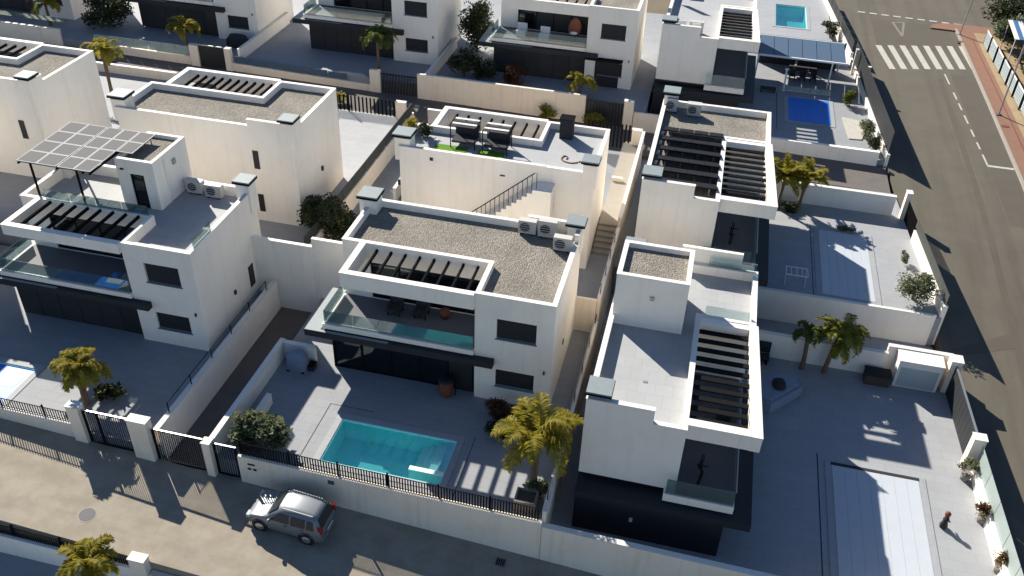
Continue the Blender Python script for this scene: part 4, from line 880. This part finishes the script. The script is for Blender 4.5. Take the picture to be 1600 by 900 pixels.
# balcony furniture
def bike(label, x, y, z):
    b = thing('exercise_bike', label, 'bicycle', (x, y, z))
    for s in (-.5, .5):
        n = 14
        for k in range(n):
            a0, a1 = 2*math.pi*k/n, 2*math.pi*(k+1)/n
            bar('tyre_piece', (x+.32*math.cos(a0)*.3, y+s+.32*math.cos(a0), z+.34+.32*math.sin(a0)), (x+.32*math.cos(a1)*.3, y+s+.32*math.cos(a1), z+.34+.32*math.sin(a1)), .05, 'black_metal', b)
    bar('frame_tube', (x, y-.5, z+.34), (x, y, z+.8), .05, 'black_metal', b); bar('frame_tube', (x, y+.5, z+.34), (x, y, z+.8), .05, 'black_metal', b); bar('frame_tube', (x, y-.35, z+.85), (x, y+.05, z+.3), .05, 'black_metal', b)
    box('saddle', x-.08, x+.08, y+.15, y+.4, z+.85, z+.92, 'fabric_dark', b); bar('handlebar', (x-.25, y-.4, z+1.0), (x+.25, y-.4, z+1.0), .04, 'black_metal', b)
bike('dark bicycle on the balcony of the foreground corner house', 2.6, 29.8, 1.32)
bike('dark bicycle on the balcony of the solar collector house', 2.9, 47.3, 3.27)
def lounge(label, x, y, z):
    t = thing('balcony_chair', label, 'chair', (x, y, z), 'balcony chairs'); box('seat', x-.35, x+.35, y-.35, y+.35, z+.25, z+.4, 'fabric_dark', t); box('backrest', x-.35, x+.35, y+.3, y+.42, z+.4, z+.95, 'fabric_dark', t)
    for s in (-.35, .27): box('armrest', x+s, x+s+.08, y-.35, y+.298, z+.402, z+.6, 'fabric_dark', t)
    for a in (-.3, .3):
        for b in (-.3, .3): box('leg', x+a-.03, x+a+.03, y+b-.03, y+b+.03, z, z+.249, 'black_metal', t)
lounge('dark lounge chair left on the central balcony', -13.8, 35.2, 3.17); lounge('dark lounge chair right on the central balcony', -12.4, 35.3, 3.17); lounge('dark lounge chair on the corner house balcony', 3.4, 33.0, 1.32)
vz = thing('wall_plant_pot', 'red-brown plant pot on the central balcony', 'pot', (-11.2, 35.5, 3.17)); lathe('pot', [(.2, 0), (.28, .45), (.26, .45)], 'terracotta', vz, (-11.2, 35.5, 3.17), 14)
be = thing('balcony_ball', 'blue exercise ball on the balcony of the solar canopy house', 'ball', (-29.1, 33.9, 2.97)); blob('ball', [(.05, 0), (.22, .08), (.32, .3), (.22, .54), (.05, .62)], 'blue_cloth', be, (-29.1, 33.9, 2.97), 14)
bx = thing('balcony_box', 'grey storage box on the balcony of the solar canopy house', 'box', (-28.4, 33.8, 2.97)); box('box_body', -28.7, -28.0, 33.5, 34.1, 2.97, 3.45, 'planter_grey', bx); box('box_lid', -28.73, -27.97, 33.47, 34.13, 3.452, 3.5, 'planter_grey', bx)
for lb, x, y in (('pale cushioned balcony chair left on the house with the second door', -15.6, 71.6), ('pale cushioned balcony chair on the house with the second door', -13.6, 71.3)):
    t = thing('balcony_chair', lb, 'chair', (x, y, 5.0), 'balcony chairs'); box('seat', x-.4, x+.4, y-.4, y+.4, 5.05, 5.5, 'cushion', t); box('backrest', x-.4, x+.4, y+.3, y+.42, 5.5, 5.95, 'cushion', t)
hc = thing('hanging_chair', 'red patterned hanging egg chair on the balcony with the second door', 'chair', (-11.2, 71.9, 5.0)); blob('shell', [(.2, .4), (.5, .7), (.55, 1.1), (.4, 1.6), (.1, 1.85)], 'terracotta', hc, (-11.2, 71.9, 5.0), 14); bar('stand', (-11.2, 72.35, 5.02), (-11.2, 72.1, 7.1), .06, 'black_metal', hc); blob('pillow', [(.3, .65), (.34, .8), (.2, 1.0), (.05, 1.05)], 'cushion', hc, (-11.2, 71.65, 5.0), 12)
bn = thing('covered_scooter', 'scooter under a black cover below the lower window at the upper left', 'scooter', (-40.4, 69.8, 2.0)); blob('cover', [(.9, 0), (.85, .6), (.6, 1.0), (.1, 1.1)], 'fabric_dark', bn, (-40.4, 69.2, 1.95), 14, 1.2, .6, .06)

# ------------------------------------------------------------------ the parked car (built nose towards -X, then placed)
car = thing('parked_car', 'silver five-door hatchback parked in the shade of the street wall', 'car', (0, 0, 0))
# stations along x: (x, half width at sill, half width at belt, z sill, z belt, half width top, z top)
ST = [(-1.85, .55, .60, .34, .56, .52, .62), (-1.78, .72, .74, .24, .66, .66, .74), (-1.5, .80, .82, .20, .80, .72, .90), (-1.05, .82, .83, .20, .88, .74, 1.00), (-.82, .82, .83, .20, .92, .72, 1.06),
      (-.35, .82, .83, .20, .93, .60, 1.50), (-.1, .82, .83, .20, .94, .60, 1.60), (.6, .82, .83, .20, .96, .60, 1.64), (1.3, .82, .82, .20, .98, .58, 1.60), (1.55, .82, .82, .22, .99, .57, 1.54), (1.76, .80, .80, .26, 1.0, .62, 1.12), (1.85, .70, .72, .34, .9, .60, .98)]
V = []; F = []
for (x, a, b, z0, z1, c, z2) in ST:
    sec = [(-a*.9, z0), (-a, z0+.12), (-b, (z0+z1)/2+.05), (-b+.015, z1), (-(b+c)/2-.02, (z1+z2)/2+.02), (-c, z2-.03), (-c*.55, z2+.015), (0, z2+.025)]
    V += [(x, y, z) for y, z in sec] + [(x, -y, z) for y, z in sec[-2::-1]]
n = 15
for i in range(len(ST)-1):
    for k in range(n-1): F.append((i*n+k, i*n+k+1, (i+1)*n+k+1, (i+1)*n+k))
    F.append((i*n+n-1, i*n, (i+1)*n, (i+1)*n+n-1))
F.append(tuple(range(n))[::-1]); F.append(tuple(range((len(ST)-1)*n, len(ST)*n)))
body = raw('body', V, F, 'car_paint', car, True)
def sidepoly(name, pts, m, off=.012):
    """glass on both flanks, laid on the tumblehome between belt and roof"""
    for s in (-1, 1):
        vs_ = []
        for x, z in pts:
            import bisect
            j = max(0, min(len(ST)-2, bisect.bisect([q[0] for q in ST], x)-1)); t = (x-ST[j][0])/(ST[j+1][0]-ST[j][0])
            bq = ST[j][2]+t*(ST[j+1][2]-ST[j][2]); c = ST[j][5]+t*(ST[j+1][5]-ST[j][5]); z1 = ST[j][4]+t*(ST[j+1][4]-ST[j][4]); z2 = ST[j][6]+t*(ST[j+1][6]-ST[j][6])
            f = (z-z1)/(z2-z1) if z2 > z1 else 0; vs_.append((x, s*(bq+(c-bq)*f+.03+off), z))
        raw(name, vs_, [tuple(range(len(vs_))) if s > 0 else tuple(range(len(vs_)))[::-1]], m, body)
sidepoly('side_window', [(-.62, 1.0), (.28, 1.01), (.28, 1.44), (-.2, 1.44)], 'car_dark')
sidepoly('side_window', [(.36, 1.01), (1.05, 1.03), (1.05, 1.45), (.36, 1.45)], 'car_dark')
sidepoly('quarter_window', [(1.13, 1.03), (1.5, 1.05), (1.42, 1.42), (1.13, 1.44)], 'car_dark')
raw('windscreen', [(-.83, -.66, 1.10), (-.83, .66, 1.10), (-.37, .55, 1.545), (-.37, -.55, 1.545)], [(0, 1, 2, 3)], 'car_dark', body)
raw('rear_window', [(1.60, -.53, 1.53), (1.60, .53, 1.53), (1.82, .58, 1.10), (1.82, -.58, 1.10)], [(0, 1, 2, 3)], 'car_dark', body)
for s in (-1, 1):
    box('tail_light', 1.66, 1.86, s*.70-.07, s*.70+.07, .86, 1.28, 'tail_red', body); box('head_light', -1.84, -1.6, s*.62-.14, s*.62+.14, .60, .76, 'frosted_panel', body)
    m_ = blob('wing_mirror', [(.05, 0), (.1, .06), (.1, .13), (.04, .18)], 'car_paint', body, (-.62, s*.94, .93), 10, .7, 1)
    bar('roof_rail', (-.1, s*.55, 1.66), (1.35, s*.54, 1.66), .03, 'steel_grey', body)
    box('door_handle', .05, .22, s*.86-.015, s*.86+.015, .84, .87, 'car_paint', body); box('door_handle', .85, 1.0, s*.86-.015, s*.86+.015, .86, .89, 'car_paint', body)
    for x in (-1.15, 1.12):
        wv = lathe('wheel', [(.31, -.1), (.33, -.07), (.33, .07), (.31, .1)], 'tyre', car, (x, s*.76, .33), 20); wv.rotation_euler = (R(90), 0, 0); done(wv)
        rv = lathe('rim', [(.22, 0), (.2, .02), (.06, .03)], 'rim', wv, (x, s*.865, .33), 12); rv.rotation_euler = (R(-90*s), 0, 0); done(rv)
        av = lathe('wheel_arch', [(.39, 0), (.39, .012)], 'car_dark', body, (x, s*.834, .35), 20); av.rotation_euler = (R(-90*s), 0, 0); done(av)
box('rear_bumper', 1.78, 1.9, -.7, .7, .32, .62, 'car_paint', body); box('front_bumper', -1.9, -1.76, -.66, .66, .28, .52, 'car_paint', body); box('number_plate', 1.9, 1.915, -.26, .26, .66, .78, 'plate', body)
box('grille', -1.88, -1.84, -.4, .4, .5, .6, 'car_dark', body); box('wiper', 1.75, 1.78, -.05, .3, 1.12, 1.14, 'black_metal', body)
cxp, cyp = -15.2, 24.45
car.location = (cxp, cyp, zs(cxp)); car.rotation_euler = (0, math.atan(.065), R(-2.0))

# ------------------------------------------------------------------ plants
def tube(V, F, pts, rads, n=6):
    b0 = len(V)
    for i, (p, r) in enumerate(zip(pts, rads)):
        d = (Vector(pts[min(i+1, len(pts)-1)])-Vector(pts[max(i-1, 0)])).normalized()
        a = d.orthogonal().normalized(); b = d.cross(a)
        for k in range(n):
            t = 2*math.pi*k/n; q = Vector(p)+a*(r*math.cos(t))+b*(r*math.sin(t)); V.append(tuple(q))
    for i in range(len(pts)-1):
        for k in range(n): F.append((b0+i*n+k, b0+i*n+(k+1) % n, b0+(i+1)*n+(k+1) % n, b0+(i+1)*n+k))
def palm(label, x, y, z, h, L, leaf='palm_leaf', seed=1, nf=16, stems=1, name='palm_tree', bend=(0, 0), droop=1.0):
    rnd = random.Random(seed); t = thing(name, label, 'palm', (x, y, z), 'garden palms')
    tops = []
    for s in range(stems):
        V = []; F = []; ang = rnd.uniform(0, 6.28); rr = .12*(s > 0); hs = h*rnd.uniform(.85, 1.0) if s else h
        bx, by = x+rr*math.cos(ang), y+rr*math.sin(ang); tx, ty = bx+bend[0]+rr*2*math.cos(ang), by+bend[1]+rr*2*math.sin(ang)
        P = [(bx+(tx-bx)*q*q, by+(ty-by)*q*q, z+hs*q) for q in (0, .2, .4, .6, .8, 1)]
        tube(V, F, P, [.13*k*(.7 if stems > 1 else 1) for k in (1.3, 1.05, .95, .9, .9, 1.0)], 8); raw('trunk', V, F, 'palm_trunk', t, True, P[0]); tops.append(P[-1])
    V = []; F = []; rachV = []; rachF = []
    for tp in tops:
        for i in range(max(7, nf//stems)):
            az = i*2.399963+rnd.uniform(-.25, .25); el = R(rnd.choice([75, 62, 50, 38, 25, 12]))+rnd.uniform(-.1, .1); Lf = L*rnd.uniform(.8, 1.08); seg = 9
            p = Vector(tp); pts = [p.copy()]; e = el
            for k in range(seg):
                d = Vector((math.cos(az)*math.cos(e), math.sin(az)*math.cos(e), math.sin(e))); p = p+d*(Lf/seg); pts.append(p.copy()); e -= droop*(.17+.03*k)*rnd.uniform(.85, 1.15)
            tube(rachV, rachF, [tuple(q) for q in pts], [.028*(1-j/len(pts))+.006 for j in range(len(pts))], 4)
            for j in range(3, 40):
                f = j/40*seg; k = min(int(f), seg-1); q = pts[k].lerp(pts[k+1], f-k); d = (pts[k+1]-pts[k]).normalized()
                side = d.cross(Vector((0, 0, 1))); side = side.normalized() if side.length > .05 else Vector((1, 0, 0)); up = side.cross(d)
                ll = L*.23*math.sin(math.pi*(.12+.83*j/40))*rnd.uniform(.75, 1.15)
                for s in (-1, 1):
                    dv = (side*s*.85+d*.55+up*rnd.uniform(.0, .45)-Vector((0, 0, .12))).normalized()*ll; wv = d*.026
                    b0 = len(V); tip = q+dv-Vector((0, 0, ll*.22)); mid = q+dv*.55
                    V += [tuple(q-wv), tuple(q+wv), tuple(mid+wv*1.2), tuple(tip), tuple(mid-wv*1.2)]; F.append((b0, b0+1, b0+2, b0+3, b0+4))
    cr = raw('crown', V, F, leaf, t, False, tops[0]); raw('frond_stems', rachV, rachF, leaf, t, False, tops[0])
    return t
def leafy(label, x, y, z, h, rx, ry, rz, n, leaf='olive_leaf', seed=1, size=.09, trunk=True, name='tree', cat='tree', clumps=9, group=None, zc=None, upright=False):
    rnd = random.Random(seed); t = thing(name, label, cat, (x, y, z), group)
    zc = z+h-rz if zc is None else zc
    C = []
    for k in range(clumps):
        a = rnd.uniform(0, 6.28); u = rnd.uniform(-.85, .9); r = math.sqrt(max(0, 1-u*u))*rnd.uniform(.35, .8)
        C.append((x+rx*r*math.cos(a), y+ry*r*math.sin(a), zc+rz*u*.75, rnd.uniform(.32, .52)))
    if trunk:
        V = []; F = []; tube(V, F, [(x, y, z-.05), (x+.02, y, z+(zc-z)*.5), (x, y+.02, zc)], [.09, .07, .045], 7); raw('trunk', V, F, 'bark', t, True, (x, y, z))
        V = []; F = []
        for c in C: tube(V, F, [(x, y, z+(zc-z)*.6), ((x+c[0])/2, (y+c[1])/2, (zc+c[2])/2-.05), c[:3]], [.04, .028, .01], 5)
        raw('limbs', V, F, 'bark', t, True, (x, y, z))
    V = []; F = []
    for i in range(n):
        c = C[i % len(C)]
        while True:
            q = Vector((rnd.uniform(-1, 1), rnd.uniform(-1, 1), rnd.uniform(-1, 1)))
            if q.length < 1: break
        q = q*(.55+.45*q.length); k = c[3]
        p = Vector((c[0]+q.x*rx*k*1.2, c[1]+q.y*ry*k*1.2, c[2]+q.z*rz*k*1.25)); p.z = max(p.z, z+.03)
        d = Vector((rnd.uniform(-1, 1), rnd.uniform(-1, 1), rnd.uniform(-.3, 1.6 if upright else .8))).normalized(); s = d.orthogonal().normalized(); s = (Matrix.Rotation(rnd.uniform(0, 6.28), 3, d) @ s)
        a = size*rnd.uniform(.7, 1.4); b0 = len(V); wv = s*a*.33
        V += [tuple(p), tuple(p+d*a*.5+wv), tuple(p+d*a*1.2), tuple(p+d*a*.5-wv)]; F.append((b0, b0+1, b0+2, b0+3))
    raw('crown', V, F, leaf, t, False, (x, y, z)); return t
palm('yellow-green feather palm in the grey planter before the central house', -4.65, 28.0, .45, 2.9, 2.5, 'yellow_leaf', seed=3, nf=30, stems=3, bend=(0, .45), droop=.9)
pt = thing('planter', 'grey stone planter box under the feather palm at the fence corner', 'planter', (-4.8, 27.2, 0)); solid('planter_box', [(-5.35, -4.35, 26.7, 27.55, .004, .62)], [(-5.25, -4.45, 26.8, 27.45, .5, .7)], 'planter_grey', pt); box('soil_fill', -5.25, -4.45, 26.8, 27.45, .5, .54, 'soil', pt)
leafy('green and white leaved shrub behind the grey planter', -4.5, 28.0, 0, .9, .55, .6, .45, 900, 'olive_leaf', 5, .12, False, 'shrub', 'shrub', 6)
palm('yellow-green palm by the driveway gate of the solar canopy house', -27.8, 27.8, -.2, 2.3, 1.7, 'yellow_leaf', 7, 24, 2, bend=(.0, .15))
leafy('dark spiky plant at the foot of the driveway palm', -27.0, 28.7, -.2, .75, .7, .6, .4, 700, 'dark_leaf', 9, .2, False, 'shrub', 'shrub', 5)
palm('yellow-green palm cut by the lower edge of the picture', -21.3, 18.6, -2.6, 3.6, 1.7, 'yellow_leaf', 11, 16, 1, bend=(.1, .1))
palm('yellow palm beside the black back street gate', -44.3, 67.4, 1.9, 2.0, 1.9, 'yellow_leaf', 13, 15)
palm('green palm before the dark front across the back street', -26.8, 67.6, 1.9, 2.9, 2.2, 'palm_green', 17, 20, 1)
palm('young low palm beside the dark door across the back street', -9.7, 67.4, 1.9, 1.3, 1.9, 'yellow_leaf', 19, 16)
palm('tall palm behind the left gravel-roofed house', -45.8, 58.2, 1.5, 3.6, 2.0, 'yellow_leaf', 23, 18, 2)
palm('palm in the upper left corner behind the railing', -58.6, 68.6, 1.9, 2.0, 1.9, 'yellow_leaf', 29, 14)
palm('feather palm in front of the grey retaining wall', 9.2, 42.6, -1.75, 2.7, 2.0, 'palm_leaf', 31, 24, 2, bend=(.3, .1), droop=1.0)
palm('smaller dark palm left of the feather palm at the retaining wall', 8.0, 42.6, -1.75, 2.6, 1.3, 'palm_green', 37, 14, 1, bend=(-.2, 0), droop=1.2)
palm('young yellow-green palm left beside the solar collector house', 6.2, 57.4, .2, 2.3, 1.9, 'yellow_leaf', 41, 24, 1, bend=(.1, .1), droop=.55)
palm('young yellow-green palm right beside the pale garden wall', 7.6, 57.7, .2, 2.2, 1.8, 'yellow_leaf', 43, 22, 1, bend=(.2, .1), droop=.55)
leafy('dark low shrub at the foot of the two young palms', 6.9, 57.1, .2, .6, .9, .6, .35, 700, 'dark_leaf', 45, .14, False, 'shrub', 'shrub', 6)
leafy('grey-green oleander bush at the left end of the pool terrace fence', -17.7, 27.3, 0, 1.7, 1.35, .8, .9, 3600, 'olive_leaf', 51, .26, True, 'bush', 'bush', 12, None, .8, True)
leafy('dark red-brown bush under the lower window of the central house', -7.2, 32.4, 0, 1.1, 1.0, .7, .6, 2600, 'red_leaf', 53, .11, True, 'bush', 'bush', 9, None, .55)
leafy('round black-green bush beside the feather palm', -7.0, 30.9, 0, 1.0, .8, .7, .5, 2400, 'dark_leaf', 55, .1, True, 'bush', 'bush', 8, None, .5)
leafy('round olive tree in the corner by the road wall', 14.2, 48.6, .2, 2.0, 1.05, 1.05, .95, 3200, 'olive_leaf', 57, .12, True, 'olive_tree', 'tree', 11)
leafy('small potted shrub on the sunlit terrace by the road wall', 14.0, 52.7, .2, .7, .35, .5, .35, 500, 'olive_leaf', 59, .1, False, 'shrub', 'shrub', 5)
leafy('flat green plant on the sunlit terrace of the solar collector house', 10.8, 55.6, .2, .3, .6, .35, .15, 350, 'olive_leaf', 61, .12, False, 'shrub', 'shrub', 5)
for lb, x, y, lf, sd_ in (('small green potted shrub by the road wall gate pillar', 15.85, 36.0, 'olive_leaf', 63), ('red flowering potted plant in the middle of the road wall', 16.2, 33.3, 'red_leaf', 65), ('red flowering potted plant at the lower right corner', 16.45, 30.4, 'red_leaf', 67)):
    t = leafy(lb, x, y, -1.3, .8, .42, .42, .38, 700, lf, sd_, .1, False, 'potted_plant', 'plant', 6, 'potted plants along the road wall'); lathe('pot', [(.2, 0), (.28, .42), (.25, .42)], 'planter_grey', t, (x, y, -1.745), 14)
    if lf == 'red_leaf':
        rnd = random.Random(sd_); V = []; F = []
        for k in range(160):
            p = Vector((x+rnd.gauss(0, .22), y+rnd.gauss(0, .22), -.95+rnd.gauss(0, .15))); b0 = len(V); V += [tuple(p), tuple(p+Vector((.07, .02, .03))), tuple(p+Vector((.02, .07, .05)))]; F.append((b0, b0+1, b0+2))
        raw('green_leaves', V, F, 'palm_leaf', t)
# dark trees and hedges
leafy('dark bushy hedge between the second row houses', -20.9, 43.5, .6, 3.4, 1.6, 2.0, 1.5, 4200, 'dark_leaf', 71, .16, True, 'hedge', 'hedge', 12)
leafy('dark hedge tuft against the gravel roof house corner', -22.6, 45.0, .9, 2.2, .9, 1.6, 1.0, 2200, 'dark_leaf', 72, .16, True, 'hedge', 'hedge', 9)
leafy('tall dark tree between two houses across the back street', -20.2, 74.5, 1.9, 4.6, 1.6, 2.2, 2.2, 4200, 'dark_leaf', 73, .2, True, 'tree', 'tree', 12)
leafy('dark leafy mass left of the house across the back street', -19.8, 69.0, 1.9, 2.0, 1.3, 2.0, 1.0, 1800, 'dark_leaf', 74, .18, True, 'bush', 'bush', 9)
leafy('round dark bush left of the terrace across the back street', -18.1, 69.3, 1.9, 1.5, 1.2, .9, .75, 1600, 'dark_leaf', 75, .15, False, 'bush', 'bush', 8)
leafy('round dark brown bush in front of the dark shutters across the back street', -15.3, 68.8, 1.9, 1.6, 1.2, .9, .8, 1800, 'red_leaf', 76, .14, False, 'bush', 'bush', 8)
leafy('dark ivy mass in the upper left corner beside the pale pillar', -53.5, 69.8, 1.9, 3.0, 2.4, 1.8, 1.5, 4000, 'dark_leaf', 77, .2, True, 'bush', 'bush', 12)
leafy('low yellow plant behind the gravel roof beside the street', -28.8, 63.0, .9, 1.0, 1.2, .5, .45, 700, 'yellow_leaf', 78, .16, False, 'shrub', 'shrub', 6)
leafy('low yellow-green plant at the foot of the long beige wall', -12.0, 65.4, .6, 1.3, .9, .4, .6, 700, 'palm_leaf', 79, .16, False, 'shrub', 'shrub', 6)
leafy('low yellow-green plant before the dark back street gates', -8.2, 65.3, .6, 1.2, 1.0, .4, .55, 700, 'palm_leaf', 80, .16, False, 'shrub', 'shrub', 6)
leafy('bushy plant beside the left chimney of the furnished roof terrace', -17.1, 48.2, 6.83, 1.0, .5, .5, .45, 700, 'yellow_leaf', 81, .12, False, 'shrub', 'shrub', 6)
leafy('dark plant at the left end of the furnished roof terrace', -16.3, 47.9, 6.83, 1.0, .55, .5, .5, 800, 'dark_leaf', 82, .12, False, 'shrub', 'shrub', 6)
leafy('grey-green bush at the road corner of the bright blue pool garden', 12.8, 70.2, .6, 1.3, .8, 1.2, .65, 1500, 'olive_leaf', 83, .12, False, 'bush', 'bush', 8)
leafy('second bush along the road wall of the bright blue pool garden', 13.3, 67.8, .6, 1.2, .6, .9, .6, 1200, 'dark_leaf', 84, .12, False, 'bush', 'bush', 8)
leafy('small potted palm-like shrub by the light stone slab', 12.0, 76.0, .6, 1.5, .6, .6, .7, 900, 'palm_green', 85, .16, False, 'shrub', 'shrub', 7)
leafy('dark bush beside the far turquoise pool', 11.0, 92.0, 1.0, 1.3, 1.0, 1.2, .6, 1500, 'dark_leaf', 86, .14, False, 'bush', 'bush', 8)
for i, (x, y, h, r, lf) in enumerate(((28.5, 99, 4.5, 2.2, 'dark_leaf'), (31.5, 97, 6.0, 2.8, 'dark_leaf'), (28.2, 95.6, 3.0, 1.5, 'olive_leaf'), (28.8, 88.6, 3.2, 1.7, 'dark_leaf'), (31.5, 86, 4.4, 2.3, 'dark_leaf'), (28.4, 84, 3.0, 1.6, 'olive_leaf'), (30, 80.5, 4, 2.2, 'dark_leaf'), (34.0, 92, 5.5, 2.8, 'dark_leaf'))):
    leafy(['dark tree at the pavement corner behind the fence', 'tall dark tree at the upper right corner', 'olive shrub behind the first pale fence panel', 'dark tree below the striped awning', 'tall dark tree right of the striped awning', 'olive shrub behind the pale fence', 'dark tree at the right edge beside the tall lamp', 'tall dark tree beyond the striped awning'][i], x, y, .6, h, r, r, h*.42, 3600, lf, 90+i, .24, True, 'tree', 'tree', 13, 'trees behind the pale fence')
